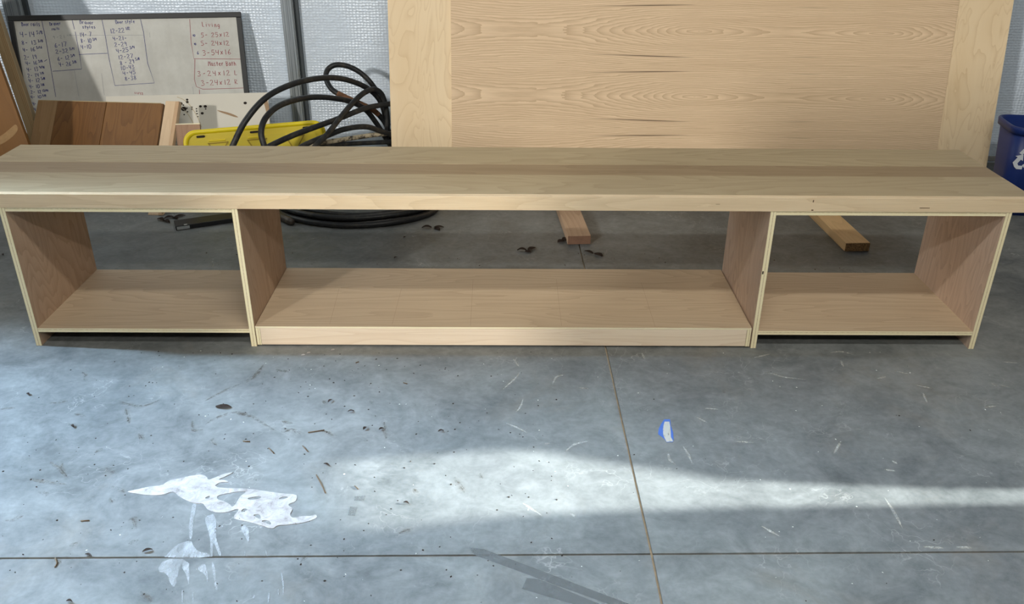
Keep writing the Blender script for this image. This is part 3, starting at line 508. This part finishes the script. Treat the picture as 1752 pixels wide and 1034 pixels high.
FONT = {  # strokes on a 4 x 6 grid
 '0': [[(1,0),(0,1.5),(0,4.5),(1.2,6),(3,5.6),(3.6,3.6),(3,1),(1,0)]], '1': [[(1.5,6),(1.6,0)]], '2': [[(0,4.8),(1,6),(2.8,5.6),(2.6,3.8),(0,0.2),(3.6,0.3)]],
 '3': [[(0.2,5.6),(2.4,6),(3,4.8),(1.2,3.3),(3.2,2.2),(2.6,0.3),(0,0.2)]], '4': [[(0.3,6),(0.4,3),(3.4,3.1)],[(3,6),(2.8,0)]],
 '5': [[(3.4,6),(0.6,6),(0.5,3.6),(2.6,3.7),(3.4,1.8),(2,0.1),(0,0.5)]], '6': [[(2.6,6),(0.5,3.2),(0.3,1),(1.6,0),(3.2,1),(2.6,2.7),(0.5,2.2)]],
 '7': [[(0.2,5.8),(3.4,6),(1.4,0)]], '8': [[(1.8,3.2),(0.4,4.6),(1.6,6),(3,4.9),(1.8,3.2),(0.3,1.4),(1.7,0),(3.3,1.4),(1.8,3.2)]],
 '9': [[(3,4.6),(1.6,6),(0.3,4.6),(1.4,3.2),(3,4.6),(2.8,0)]], '-': [[(0.6,2.9),(3,3.1)]], '/': [[(0.2,-0.3),(3.2,6.3)]], 'x': [[(0.6,4.2),(3,0.6)],[(3,4.4),(0.6,0.4)]],
 'D': [[(0.4,6),(0.5,0),(2.6,0.6),(3.5,3),(2.5,5.6),(0.2,6)]], 'L': [[(0.6,6),(0.6,0.2),(3,0.2)]], 'M': [[(0.2,0),(0.5,6),(1.9,2.6),(3.3,6),(3.7,0)]],
 'B': [[(0.4,0),(0.5,6),(2.8,5.2),(2.4,3.5),(0.6,3.1),(3,2.4),(3,0.6),(0.4,0)]], 'R': [[(0.4,0),(0.5,6),(2.9,5.4),(2.6,3.6),(0.6,3),(3.2,0)]],
 'r': [[(0.8,4),(0.8,0.2)],[(0.8,2.8),(1.6,4),(2.9,3.8)]], 'a': [[(3,3.6),(1.4,4.1),(0.4,2),(1.4,0.2),(3,1.8),(3,4),(3.3,0.1)]], 'w': [[(0.2,4),(1,0.2),(1.9,3),(2.8,0.2),(3.6,4)]],
 'e': [[(0.4,2.2),(3.2,2.5),(2.4,4),(0.8,3.4),(0.6,1),(2,0.1),(3.3,0.8)]], 's': [[(3,3.8),(1.2,4),(0.9,2.6),(2.9,1.6),(2.2,0.1),(0.5,0.4)]], 'i': [[(1.6,3.8),(1.6,0.2)],[(1.6,5),(1.7,5.3)]],
 'l': [[(1.6,6),(1.6,0.2)]], 't': [[(1.8,5.8),(1.7,0.2)],[(0.5,4),(3.1,4.1)]], 'y': [[(0.5,4),(1.7,1)],[(3.2,4),(1,-1.8)]], 'v': [[(0.4,4),(1.7,0.2),(3.2,4)]],
 'n': [[(0.6,4),(0.6,0.2)],[(0.6,3),(2,4),(3,3),(3.1,0.2)]], 'g': [[(3,3.6),(1.4,4),(0.5,2),(1.6,0.5),(3,2),(3,3.8),(2.8,-1.4),(0.8,-1.4)]], 'o': [[(1.6,4),(0.4,2),(1.6,0.2),(3.2,2),(1.6,4)]], 'h': [[(0.6,6),(0.6,0.2)],[(0.6,2.8),(2.2,4),(3,2.8),(3.1,0.2)]]}
INK = {'b': plain('blue_marker', srgb(44, 50, 120), 0.6, 0, 0.15, 60), 'r': plain('red_marker', srgb(150, 64, 72), 0.6, 0, 0.15, 60), 'g': plain('faded_marker', srgb(140, 144, 150), 0.6, 0, 0.1, 60)}
cur = [None]
def ink_stroke(c, pts, w=0.0026):
    bm = cur[0]; n0 = len(bm.verts); ribbon(bm, pts, w)
    bm.verts.ensure_lookup_table()
    for vtx in bm.verts[n0:]:
        vtx.co = Vector((vtx.co.x, 0.0034, vtx.co.y))
rj = random.Random(3)
for txt, u0, v0, u1, v1, h, c in WB_TEXT:
    cur[0] = bmesh.new()
    words = []      # (char, x, y, scale) laid out in units of glyph height
    x = 0.0; parts = txt.split(' '); 
    for wi, wd in enumerate(parts):
        frac = '/' in wd
        k = 0.62 if frac else 1.0
        for ch in wd:
            words.append((ch, x, (0.42 if frac else 0.0), k)); x += (0.50 if ch == '/' else 0.72 if ch != '1' else 0.55) * k
        x += 0.22 if wi + 1 < len(parts) and '/' in parts[wi+1] else 0.5
    tot = max(x - 0.5 - 0.1, 0.5)
    Lx, Lv = u1 - u0, v1 - v0; sx = Lx / tot
    for ch, cx, cy, k in words:
        for st in FONT.get(ch, []):
            pts = []
            for a, b in st:
                px = cx * sx + a / 4 * 0.62 * k * min(sx, h * 1.15)
                pz = (b / 6 - 0.5) * h * k + cy * h * 0.8
                f = cx * sx / Lx if Lx else 0
                pts.append((u0 + px + rj.uniform(-1, 1) * 0.0008, v0 + Lv * f + pz + rj.uniform(-1, 1) * 0.0008))
            ink_stroke(c, pts, 0.0026 if c != 'g' else 0.0018)
    bm_obj('written_entry', cur[0], INK[c], wbd)
for c, L in WB_LINES:
    cur[0] = bmesh.new(); ink_stroke(c, L, 0.0022 if c != 'g' else 0.0013); bm_obj('ruled_line', cur[0], INK[c], wbd)

# ================================================================== clutter at the left
def board_from(name, label, cat, x0, yb, zb, yaw, lean): return leaning(name, label, cat, x0, yb, zb, yaw, lean)
wp = leaning('glued_board_panel', 'brown wooden panel of glued boards leaning in front of the whiteboard', 'wood panel', -2.176, 1.235, 0.0, -0.078, 0.699)
mb = [wood('alder_pale', srgb(152, 121, 84), srgb(112, 84, 53), 'z', 12, 0.3, 0.3), wood('cherry_brown', srgb(122, 85, 47), srgb(80, 51, 25), 'z', 18, 0.5, 0.35, 0.45, (1.3, 7.0)), wood('cherry_brown_wide', srgb(130, 92, 52), srgb(86, 56, 29), 'z', 18, 0.5, 0.35, 0.45, (1.3, 7.0))]
for nm, a, b, m in (('board', 0, 0.094, mb[0]), ('board', 0.0955, 0.325, mb[1]), ('board', 0.3265, 0.593, mb[2])):
    bm = bmesh.new(); add_box(bm, (a, 0, 0), (b, 0.022, 0.520), 0, 0.002); bm_obj(nm, bm, m, wp)
bm = bmesh.new(); add_box(bm, (0.0, 0.001, 0.5205), (0.58, 0.021, 0.523)); bm_obj('end_edge', bm, plain('pale_end_grain', srgb(186, 166, 126), 0.8, 0, 0.2, 30), wp)
ps = leaning('pale_board', 'narrow pale planed board leaning beside the brown panel', 'board', -1.572, 1.150, 0.0, -0.078, 0.699)
bm = bmesh.new(); add_box(bm, (0.006, 0.0, 0), (0.073, 0.024, 0.545), 0, 0.004)
bm_obj('board_body', bm, wood('pale_maple_board', srgb(216, 190, 158), srgb(182, 150, 114), 'z', 10, 0.25, 0.15), ps)
bm = bmesh.new(); add_box(bm, (0.055, -0.006, 0), (0.0735, -0.0002, 0.54), 0, 0.002); bm_obj('side_lip', bm, wood('pale_maple_lip', srgb(200, 168, 134), srgb(166, 132, 98), 'z', 10, 0.25, 0.15), ps)

ml = leaning('melamine_board', 'white melamine offcut full of drilled holes behind the yellow lid', 'board', -1.853, 1.475, 0.0, 0.135, 0.435)
MH = 0.437
bm = bmesh.new(); add_box(bm, (0, 0, 0), (0.742, 0.016, MH), 0, 0.001)
bm_obj('board_face', bm, plain('white_melamine', srgb(206, 202, 190), 0.45, 0, 0.06, 8), ml)
M_HOLE = plain('dark_hole', srgb(40, 32, 26), 0.9); M_GOUGE = plain('raw_gouge', srgb(158, 132, 104), 0.9, 0, 0.2, 60)
def disc(u, v, rx, rz, m, nm, par, rot=0.0, y=-0.0006):
    bm = bmesh.new()
    add_prism(bm, [(u + rx*math.cos(a)*math.cos(rot) - rz*math.sin(a)*math.sin(rot), v + rx*math.cos(a)*math.sin(rot) + rz*math.sin(a)*math.cos(rot)) for a in [2*math.pi*k/10 for k in range(10)]], 'y', y, 0.0002)
    return bm_obj(nm, bm, m, par)
for u, v, r in HOLES_ML: disc(u, v, r*1.7, r*1.4, M_HOLE, 'drilled_hole', ml)
bm = bmesh.new(); add_prism(bm, smooth_loop(GOUGE_ML, 1), 'y', -0.0007, 0.0002); bm_obj('gouge', bm, M_GOUGE, ml)
bm = bmesh.new(); add_prism(bm, CHIP_ML, 'y', -0.0007, 0.0002); bm_obj('chipped_corner', bm, M_GOUGE, ml)
M_ARC = plain('routed_arc_tan', srgb(186, 174, 146), 0.8)
for L in ARCS_ML:
    bm = bmesh.new(); ribbon(bm, [(p.x, p.y) for p in catmull([(u, v, 0) for u, v in L], 4)], 0.0035)
    for vtx in bm.verts: vtx.co = Vector((vtx.co.x, -0.0006, vtx.co.y))
    bm_obj('routed_arc', bm, M_ARC, ml)

sb = leaning('small_brown_board', 'short brown offcut between the pale board and the yellow lid', 'board', -1.462, 1.30, 0.0, 0.10, 0.28)
bm = bmesh.new(); add_box(bm, (0, 0, 0), (0.105, 0.018, 0.348), 0, 0.001); bm_obj('board_face', bm, wood('brown_offcut', srgb(170, 136, 110), srgb(126, 94, 72), 'z', 12, 0.3, 0.3), sb)
bm = bmesh.new(); add_box(bm, (0, 0, 0.3485), (0.105, 0.018, 0.353)); bm_obj('end_edge', bm, M_MAPLE_E, sb)

# lumber and orange sheet at the far left
def slanted(name, label, cat, P, upv, wv, w, h, th, mats, bot=0.0):
    U = Vector(upv).normalized(); Wv = Vector(wv); Wv = (Wv - U*Wv.dot(U)).normalized(); N = Wv.cross(U)   # N: back
    R = Matrix((Wv, N * -1, U)).transposed()
    if R.determinant() < 0: R = Matrix((Wv, N, U)).transposed()
    e = thing(name, label, cat, P, R.to_euler()); return e
lm = slanted('stud_lumber', 'pale stud standing at the left against the whiteboard', 'lumber', (-2.1135, 1.481, 0.004), (-0.080, 0.07, 0.441), (-1.0, -0.25, 0), 0.05, 1.0, 0.09, None)
bm = bmesh.new(); add_box(bm, (0, -0.06, 0.01), (0.046, 0.0, 1.15), 0, 0.002)
bm_obj('stud_body', bm, wood('pine_stud', srgb(168, 146, 110), srgb(130, 106, 72), 'z', 10, 0.35, 0.2), lm)
for k in range(3):
    bm = bmesh.new(); add_box(bm, (0.004 + 0.007*k, 0.0002, 0.02), (0.0052 + 0.007*k, 0.0012, 1.14)); bm_obj('saw_groove', bm, plain('groove_brown', srgb(132, 102, 64), 0.9), lm)
og = slanted('orange_sheet', 'orange brown plywood sheet at the far left beside the pale stud', 'plywood', (-1.990, 1.151, 0.150), (-0.094, 0.1, 0.306), (-1.0, 0, -0.307), 0.5, 0.9, 0.02, None)
bm = bmesh.new(); add_box(bm, (0, -0.018, 0), (0.46, 0.0, 0.95), 0, 0.001)
bm_obj('sheet_face', bm, wood('orange_ply', srgb(118, 80, 34), srgb(88, 56, 22), 'z', 6, 0.2, 0.2, 0.5), og)
bm = bmesh.new(); add_prism(bm, smooth_loop([(0.018, 0.235), (0.05, 0.215), (0.10, 0.20), (0.16, 0.195), (0.16, 0.225), (0.10, 0.232), (0.05, 0.25), (0.02, 0.262)], 2), 'y', 0.0002, 0.0008); bm_obj('scuff', bm, plain('pale_scuff', srgb(150, 118, 78), 0.8, 0, 0.25, 60), og)

# ================================================================== yellow tote lid
ld = leaning('tote_lid', 'yellow plastic storage tote lid with moulded ribs standing behind the slab', 'lid', -1.374, 1.19, 0.0, 0.345, 0.22)
LW, LH = 0.613, 0.352
M_YEL = plain('yellow_plastic', srgb(206, 186, 52), 0.42, 0, 0.05, 10)
M_YEL2 = plain('yellow_plastic_rim', srgb(226, 204, 30), 0.38, 0, 0.04, 10)
bm = bmesh.new(); add_prism(bm, rrect(LW - 0.012, LH - 0.012, 0.05, 8, 0.006, 0.006), 'y', 0.004, 0.008); bm_obj('lid_plate', bm, M_YEL, ld)
bm = bmesh.new(); outer_l = rrect(LW, LH, 0.055, 8); inner_l = rrect(LW - 0.03, LH - 0.03, 0.045, 8, 0.015, 0.015)
prof = [(outer_l, 0.014), (outer_l, 0.0), (rrect(LW - 0.008, LH - 0.008, 0.052, 8, 0.004, 0.004), -0.006), (inner_l, -0.006), (rrect(LW - 0.04, LH - 0.04, 0.042, 8, 0.02, 0.02), 0.0038)]
rings = [[bm.verts.new((p[0], d, p[1])) for p in L] for L, d in prof]
for a, b in zip(rings, rings[1:]):
    for k in range(len(a)): bm.faces.new((a[k], a[(k+1) % len(a)], b[(k+1) % len(a)], b[k]))
bmesh.ops.recalc_face_normals(bm, faces=bm.faces[:]); bm_obj('lid_rim', bm, M_YEL2, ld, True)
bm = bmesh.new(); add_prism(bm, rrect(LW - 0.09, LH - 0.085, 0.02, 4, 0.045, 0.04), 'y', -0.001, 0.0039); bm_obj('raised_panel', bm, M_YEL, ld)
M_YELD = plain('yellow_plastic_groove', srgb(156, 132, 22), 0.5, 0, 0.05, 10)
def rib(loop, w=0.005, h=0.004):
    bm = bmesh.new(); n = len(loop)
    for i in range(n):
        a, b = Vector(loop[i]), Vector(loop[(i+1) % n]); d = (b-a).normalized(); nn = Vector((-d.y, d.x)) * w/2
        a2, b2 = a - d*w/2, b + d*w/2
        add_prism(bm, [tuple(a2-nn), tuple(b2-nn), tuple(b2+nn), tuple(a2+nn)], 'y', -0.001 - h, -0.0008)
    bm_obj('moulded_rib', bm, M_YELD, ld)
for k in range(3):
    ox = 0.075 + 0.165*k
    zt = LH - 0.050
    rib([(ox + 0.028, zt - 0.012), (ox + 0.108, zt - 0.012), (ox + 0.076, zt - 0.06), (ox + 0.052, zt - 0.06)])       # inverted trapezoid
    rib([(ox - 0.018, zt - 0.115), (ox + 0.018, zt - 0.068), (ox + 0.05, zt - 0.105), (ox + 0.016, zt - 0.15)])        # diamond
    rib([(ox + 0.035, zt - 0.19), (ox + 0.068, zt - 0.13), (ox + 0.10, zt - 0.19)])
    bm = bmesh.new(); add_box(bm, (ox + 0.03, -0.007, zt - 0.004), (ox + 0.10, -0.001, zt + 0.001), 0, 0.001); bm_obj('moulded_tab', bm, M_YEL2, ld)
for u in (0.075, 0.30, 0.53):
    bm = bmesh.new(); add_prism(bm, rrect(0.036, 0.009, 0.0044, 4, u - 0.018, LH - 0.034), 'y', -0.0012, 0.0037); bm_obj('rim_slot', bm, M_HOLE, ld)

# ================================================================== black hose
hs = thing('rubber_hose', 'tangle of looped black rubber hose beside the maple sheet', 'hose', (-0.66, 1.3, 0.0))
def hosemat(name, base, dirt, amt):
    t = NT(name); p = t.n('ShaderNodeTexCoord').outputs['Object']
    a = t.noise(p, 34, 5, 0.7)
    return t.fin(t.mix(t.rng(a, 0.50 if amt < 0.9 else 0.40, 0.70 if amt < 0.9 else 0.52, 0, amt), base, dirt), 0.45, 0, 0.4)
M_HOSE = hosemat('black_rubber', srgb(30, 32, 34), srgb(84, 78, 68), 0.45)
M_HOSED = hosemat('dirty_rubber', srgb(66, 60, 52), srgb(186, 174, 148), 1.0)
off = Vector((0.66, -1.3, 0))
for i, P in enumerate(HOSES):
    bm = bmesh.new(); add_tube(bm, [p + off for p in catmull(P, 8)], 0.0125 if i < 6 else 0.011, 12)
    bm_obj('hose_loop', bm, M_HOSED if i == 6 else M_HOSE, hs, True)
def coil(cx, cy, rx, ryf, ryb, z, a0, a1, nm='hose_loop', m=None, r=0.0125):
    pts = []
    for k in range(61):
        a = math.radians(a0 + (a1 - a0)*k/60); s = math.sin(a)
        pts.append(Vector((cx + rx*math.cos(a), cy + (ryb if s > 0 else ryf)*s, z + 0.002*math.sin(5*a))) + off)
    bm = bmesh.new(); add_tube(bm, pts, r, 12); bm_obj(nm, bm, m or M_HOSE, hs, True)
coil(-0.655, 1.24, 0.350, 0.235, 0.05, 0.0150, 175, 530)
coil(-0.650, 1.25, 0.320, 0.212, 0.03, 0.0150, 170, 525)
coil(-0.662, 1.25, 0.342, 0.222, 0.03, 0.0385, 185, 535)
coil(-0.645, 1.25, 0.290, 0.180, 0.02, 0.0365, 150, 505)
coil(-0.640, 1.24, 0.220, 0.110, 0.04, 0.0060, 0, 359, 'thin_wire', plain('pale_wire', srgb(168, 160, 140), 0.5), 0.004)
bm = bmesh.new(); add_tube(bm, [Vector(p) + off for p in ((-0.985, 1.11, 0.017), (-0.955, 1.08, 0.017), (-0.92, 1.045, 0.017), (-0.905, 1.03, 0.016))], [0.016, 0.017, 0.017, 0.012], 12)
bm_obj('hose_end', bm, hosemat('hose_end_rubber', srgb(60, 54, 48), srgb(110, 100, 86), 0.8), hs, True)
bm = bmesh.new(); add_tube(bm, [p + off for p in catmull(HOSES[2], 8)[68:92]], 0.0131, 12)
bm_obj('rusty_sleeve', bm, plain('rust_brown', srgb(120, 84, 58), 0.8, 0, 0.25, 40), hs, True)

# black bar with silver label
bx = thing('black_bar', 'flat black metal bar with a silver sticker lying on the floor behind the left cabinet', 'bar', (-1.379, 0.969, 0.0005), (0, 0, math.atan2(0.093, 0.205)))
bm = bmesh.new(); add_box(bm, (0, 0, 0), (0.34, 0.075, 0.020), 0, 0.002); bm_obj('bar_body', bm, plain('black_painted_steel', srgb(30, 32, 35), 0.5, 0.1, 0.15, 20), bx)
bm = bmesh.new(); add_box(bm, (0.004, -0.0008, 0.003), (0.055, -0.0001, 0.016)); bm_obj('silver_sticker', bm, plain('silver_label', srgb(176, 182, 184), 0.4, 0.2, 0.05, 30), bx)
bm = bmesh.new(); add_box(bm, (0.034, -0.0006, 0.0202), (0.047, 0.008, 0.0212)); bm_obj('sticker_tab', bm, plain('silver_label_tab', srgb(186, 190, 190), 0.4, 0.2, 0.05, 30), bx)

# ================================================================== blue recycling bin
bn = thing('recycling_bin', 'blue plastic recycling bin with white arrows beside the maple sheet', 'bin', (2.325, 1.275, 0.0005), (0, 0, math.radians(-8)))
M_BLUE = plain('blue_plastic', srgb(14, 42, 108), 0.45, 0, 0.08, 10)
bm = bmesh.new(); RH = 0.395
def loopv(w, d, r, z): return [bm.verts.new((p[0] - w/2, p[1] - d/2, z)) for p in rrect(w, d, r, 6)]
S = [(0.225, 0.170, 0.045, 0.0), (0.290, 0.232, 0.055, RH), (0.282, 0.224, 0.052, RH), (0.219, 0.164, 0.042, 0.006)]
rr_ = [loopv(*s) for s in S]
for a, b in zip(rr_, rr_[1:]):
    for k in range(len(a)): bm.faces.new((a[k], a[(k+1) % len(a)], b[(k+1) % len(a)], b[k]))
bm.faces.new(rr_[0]); bm.faces.new(rr_[-1]); bmesh.ops.recalc_face_normals(bm, faces=bm.faces[:])
bm_obj('bin_body', bm, M_BLUE, bn, True)
bm = bmesh.new()
rr_ = [loopv(*s) for s in [(0.292, 0.234, 0.056, RH - 0.026), (0.306, 0.248, 0.06, RH - 0.026), (0.312, 0.254, 0.062, RH), (0.308, 0.250, 0.06, RH + 0.004), (0.290, 0.232, 0.054, RH + 0.004), (0.284, 0.226, 0.052, RH - 0.004)]]
for a, b in zip(rr_, rr_[1:]):
    for k in range(len(a)): bm.faces.new((a[k], a[(k+1) % len(a)], b[(k+1) % len(a)], b[k]))
bmesh.ops.recalc_face_normals(bm, faces=bm.faces[:]); bm_obj('bin_rim', bm, M_BLUE, bn, True)
M_WHITE = plain('white_print', srgb(225, 230, 236), 0.5, 0, 0.03, 30)
tilt = math.atan2(0.031, RH)
for k in range(3):     # three chasing arrows
    a0 = math.radians(90 + 120*k); rot = Matrix.Rotation(math.radians(120*k), 2)
    shp = [(-0.010, 0.052), (0.012, 0.052), (0.026, 0.028), (0.036, 0.034), (0.028, 0.004), (0.000, 0.014), (0.010, 0.019), (0.000, 0.036), (-0.012, 0.036), (-0.022, 0.020), (-0.036, 0.028), (-0.024, 0.047)]
    bm = bmesh.new(); add_prism(bm, [tuple(rot @ Vector(p)) for p in shp], 'y', -0.0006, 0.0002)
    o = bm_obj('arrow_print', bm, M_WHITE, bn); zc = 0.262
    o.location = (-0.072, -(0.085 + (0.116 - 0.085) * zc / RH) - 0.0006, zc); o.rotation_euler = (tilt, 0, 0)

# ================================================================== marks and litter on the floor
def dried_paint():
    t = NT('dried_white_paint'); p = t.n('ShaderNodeNewGeometry').outputs['Position']
    a = t.noise(p, 26, 6, 0.7, 0.8); s = t.noise(p, 140, 3, 0.6)
    c = t.mix(t.rng(a, 0.40, 0.62, 0, 1), srgb(150, 146, 143), srgb(182, 179, 177))
    c = t.mix(t.rng(s, 0.60, 0.72, 0, 0.5), c, srgb(112, 104, 98))
    t.put(t.b.inputs['Alpha'], t.rng(a, 0.26, 0.40, 0.45, 1.0))
    return t.fin(c, 0.6, 0, 0.4)
M_PAINT = dried_paint()
def see_through(name, col, lo, hi, amt, scale=40, stretch=(1, 1, 1)):
    t = NT(name); p = t.n('ShaderNodeNewGeometry').outputs['Position']
    a = t.noise(t.map(p, stretch), scale, 5, 0.7)
    t.put(t.b.inputs['Alpha'], t.rng(a, lo, hi, 0, amt))
    return t.fin(col, 0.7)
sp = thing('paint_spill', 'white dried paint splash on the floor at lower left', 'paint', (-0.70, -0.75, 0))
so = lambda L: [(x + 0.70, y + 0.75) for x, y in L]
me = filled([smooth_loop(so(SPILL), 1)] + [smooth_loop(so(h), 1) for h in HOLES], 0.0012)
me_obj('splash', me, M_PAINT, sp, (0, 0, 0.0007))
M_SMEAR = see_through('smeared_white_paint', srgb(172, 176, 178), 0.34, 0.62, 0.7, 26, (2.2, 0.7, 1))
for L in SMEARS:
    me_obj('smear', filled([smooth_loop(so(L), 1)], 0.0006), M_SMEAR, sp, (0, 0, 0.0004))
M_RES = see_through('grey_adhesive_residue', srgb(110, 114, 114), 0.2, 0.5, 0.55, 25)
for L, lab in zip(TAPE_MARKS, ('long dark tape residue strip on the floor at the bottom edge', 'shorter dark tape residue strip below the long one')):
    tag(me_obj('tape_residue', filled([L], 0.0006), M_RES, None, (0, 0, 0.0005)), lab, 'floor mark', 'tape residue strips')
for L, lab in zip(SMALL_MARKS, ('small dark grey adhesive square right of the paint splash', 'faint small grey adhesive patch just above the darker square')):
    tag(me_obj('adhesive_patch', filled([L], 0.0006), M_RES, None, (0, 0, 0.0005)), lab, 'floor mark', 'small adhesive patches')
bt = thing('blue_tape_scrap', 'torn scrap of blue masking tape stuck to the floor', 'tape', (0, 0, 0))
me_obj('tape_backing', filled([BLUE_TAPE], 0.0008), plain('blue_masking_tape', srgb(74, 112, 190), 0.7, 0, 0.12, 60), bt, (0, 0, 0.0006))
me_obj('worn_centre', filled([BLUE_WORN], 0.0004), see_through('worn_tape_grey', srgb(188, 188, 180), 0.30, 0.45, 1.0, 60, (2, 0.5, 1)), bt, (0, 0, 0.0013))

M_LEAF = plain('dry_brown_leaf', srgb(62, 48, 40), 0.8, 0, 0.3, 80)
def leaf_mesh(bm, L, Wd, curl, ang, base=(0, 0), z=0.001):
    n = 9; rows = []
    for i in range(n):
        s = i/(n-1); w = Wd*math.sin(math.pi*min(1, 0.06 + s*0.94))**0.8
        zc = z + curl*math.sin(math.pi*s); ca, sa = math.cos(ang), math.sin(ang)
        row = []
        for j, k in enumerate((-1, 0, 1)):
            x, y = s*L, k*w/2
            row.append(bm.verts.new((base[0] + x*ca - y*sa, base[1] + x*sa + y*ca, zc + (abs(k)*curl*0.6))))
        rows.append(row)
    for a, b in zip(rows, rows[1:]):
        for j in (0, 1): bm.faces.new((a[j], a[j+1], b[j+1], b[j]))
LEAF_LABELS = LEAF_TXT
rl = random.Random(11)
for (kind, x, y), lab in zip(LEAVES, LEAF_LABELS):
    bm = bmesh.new(); far = y > 0.3
    if kind == 'leaf': leaf_mesh(bm, 0.046, 0.019, 0.0025, -0.05, (-0.02, 0))
    elif kind == 'seed': leaf_mesh(bm, rl.uniform(0.014, 0.022), rl.uniform(0.006, 0.009), 0.003, rl.uniform(-1.2, 1.2), (-0.008, 0))
    else:
        for k in range(3): leaf_mesh(bm, rl.uniform(0.028, 0.048), rl.uniform(0.018, 0.030), rl.uniform(0.003, 0.007), rl.uniform(-0.9, 0.7) + (math.pi if k == 1 else 0), (rl.uniform(-0.008, 0.008), rl.uniform(-0.006, 0.006)))
    bmesh.ops.solidify(bm, geom=bm.faces[:], thickness=0.0008)
    o = bm_obj({'leaf': 'dry_leaf', 'leafb': 'crumpled_leaf', 'seed': 'seed_husk'}[kind], bm, M_LEAF, None, True, (x, y, 0.0006))
    tag(o, lab, {'leaf': 'leaf', 'leafb': 'leaf', 'seed': 'seed husk'}[kind], 'dry leaves and husks on the floor')
M_TWIG = plain('twig_brown', srgb(96, 78, 58), 0.8, 0, 0.2, 60)
for L, lab in zip(TWIGS, TWIG_TXT):
    c0 = L[0]; bm = bmesh.new()
    P = [Vector((x - c0[0], y - c0[1], 0.0016)) for x, y in L]
    add_tube(bm, catmull(P, 4) if len(P) > 2 else P, 0.0015, 6)
    tag(bm_obj('twig', bm, M_TWIG, None, True, (c0[0], c0[1], 0.0002)), lab, 'twig', 'twigs on the floor')

# uncountable scuffs, scratches, crumbs
rs = random.Random(5)
bm = bmesh.new()
for L in SCUFFS:
    P = [(p.x, p.y) for p in catmull([(a, b, 0) for a, b in L], 4)]
    ribbon(bm, P, 0.0035, 0.0004, True)
    for _ in range(2):
        d = (rs.uniform(-0.012, 0.012), rs.uniform(-0.012, 0.012)); ribbon(bm, [(a + d[0]*(i/len(P)), b + d[1]*(i/len(P))) for i, (a, b) in enumerate(P)], 0.002, 0.0004, True)
    ribbon(bm, P, 0.014, 0.0003, True)
tag(bm_obj('brown_scuffs', bm, see_through('brown_scuff', srgb(116, 107, 92), 0.40, 0.85, 0.5, 70)), 'thin brown smears and scuffs scattered over the left floor', 'scuffs', None, 'stuff')
bm = bmesh.new()
for L in SCRATCHES:
    P = [(p.x, p.y) for p in catmull([(a, b, 0) for a, b in L], 5)]
    ribbon(bm, P, 0.0024, 0.0004, True); ribbon(bm, P, 0.009, 0.0003, True)
tag(bm_obj('pale_scratches', bm, see_through('pale_scratch', srgb(206, 206, 198), 0.35, 0.7, 0.7, 80)), 'fine pale scratches across the darker right floor', 'scratches', None, 'stuff')
def crumbs(name, n, rng, size, mat, label):
    bm = bmesh.new()
    for _ in range(n):
        x, y = rng()
        s = rs.uniform(*size); a = rs.uniform(0, math.pi); e = rs.uniform(0.35, 1.0)
        vs = [bm.verts.new((x + s*math.cos(a+q)*(1 if k % 2 else e), y + s*math.sin(a+q)*(1 if k % 2 else e), 0.0002)) for k, q in enumerate((0, 1.57, 3.14, 4.71))]
        t = bm.verts.new((x, y, s*0.6 + 0.0002))
        for k in range(4): bm.faces.new((vs[k], vs[(k+1) % 4], t))
    tag(bm_obj(name, bm, mat), label, 'debris', None, 'stuff')
crumbs('dark_crumbs', 330, lambda: (-1.35 + 1.5*rs.random()**0.8 if rs.random() < 0.85 else rs.uniform(-1.4, 1.4), rs.uniform(-1.15, -0.03)), (0.0012, 0.0040), plain('dark_crumb', srgb(46, 40, 36), 0.9), 'tiny dark crumbs of dirt scattered over the floor')
crumbs('white_crumbs', 90, lambda: (rs.uniform(-1.2, 1.5), rs.uniform(-1.15, -0.02)), (0.0012, 0.0030), plain('white_crumb', srgb(222, 222, 214), 0.8), 'tiny white paint flecks scattered over the floor')
crumbs('shade_crumbs', 60, lambda: (rs.uniform(-1.3, 1.5), rs.uniform(0.5, 0.76)), (0.0015, 0.0045), plain('brown_crumb', srgb(70, 58, 46), 0.9), 'tiny crumbs on the floor behind the cabinets')
for k, (x, y) in enumerate(((-0.625, -0.045), (-0.640, -0.058), (-0.552, -0.025))):
    bm = bmesh.new(); add_prism(bm, [(0, 0), (0.008, 0.002), (0.012, 0.006), (0.006, 0.010), (0.001, 0.007)], 'z', 0.0003, 0.0016)
    tag(bm_obj('plaster_flake', bm, M_PAINT, None, False, (x, y, 0)), ('left white plaster flake beside the cabinet foot', 'smaller white flake touching the left flake', 'white plaster flake in front of the platform board')[k], 'flake', 'plaster flakes')
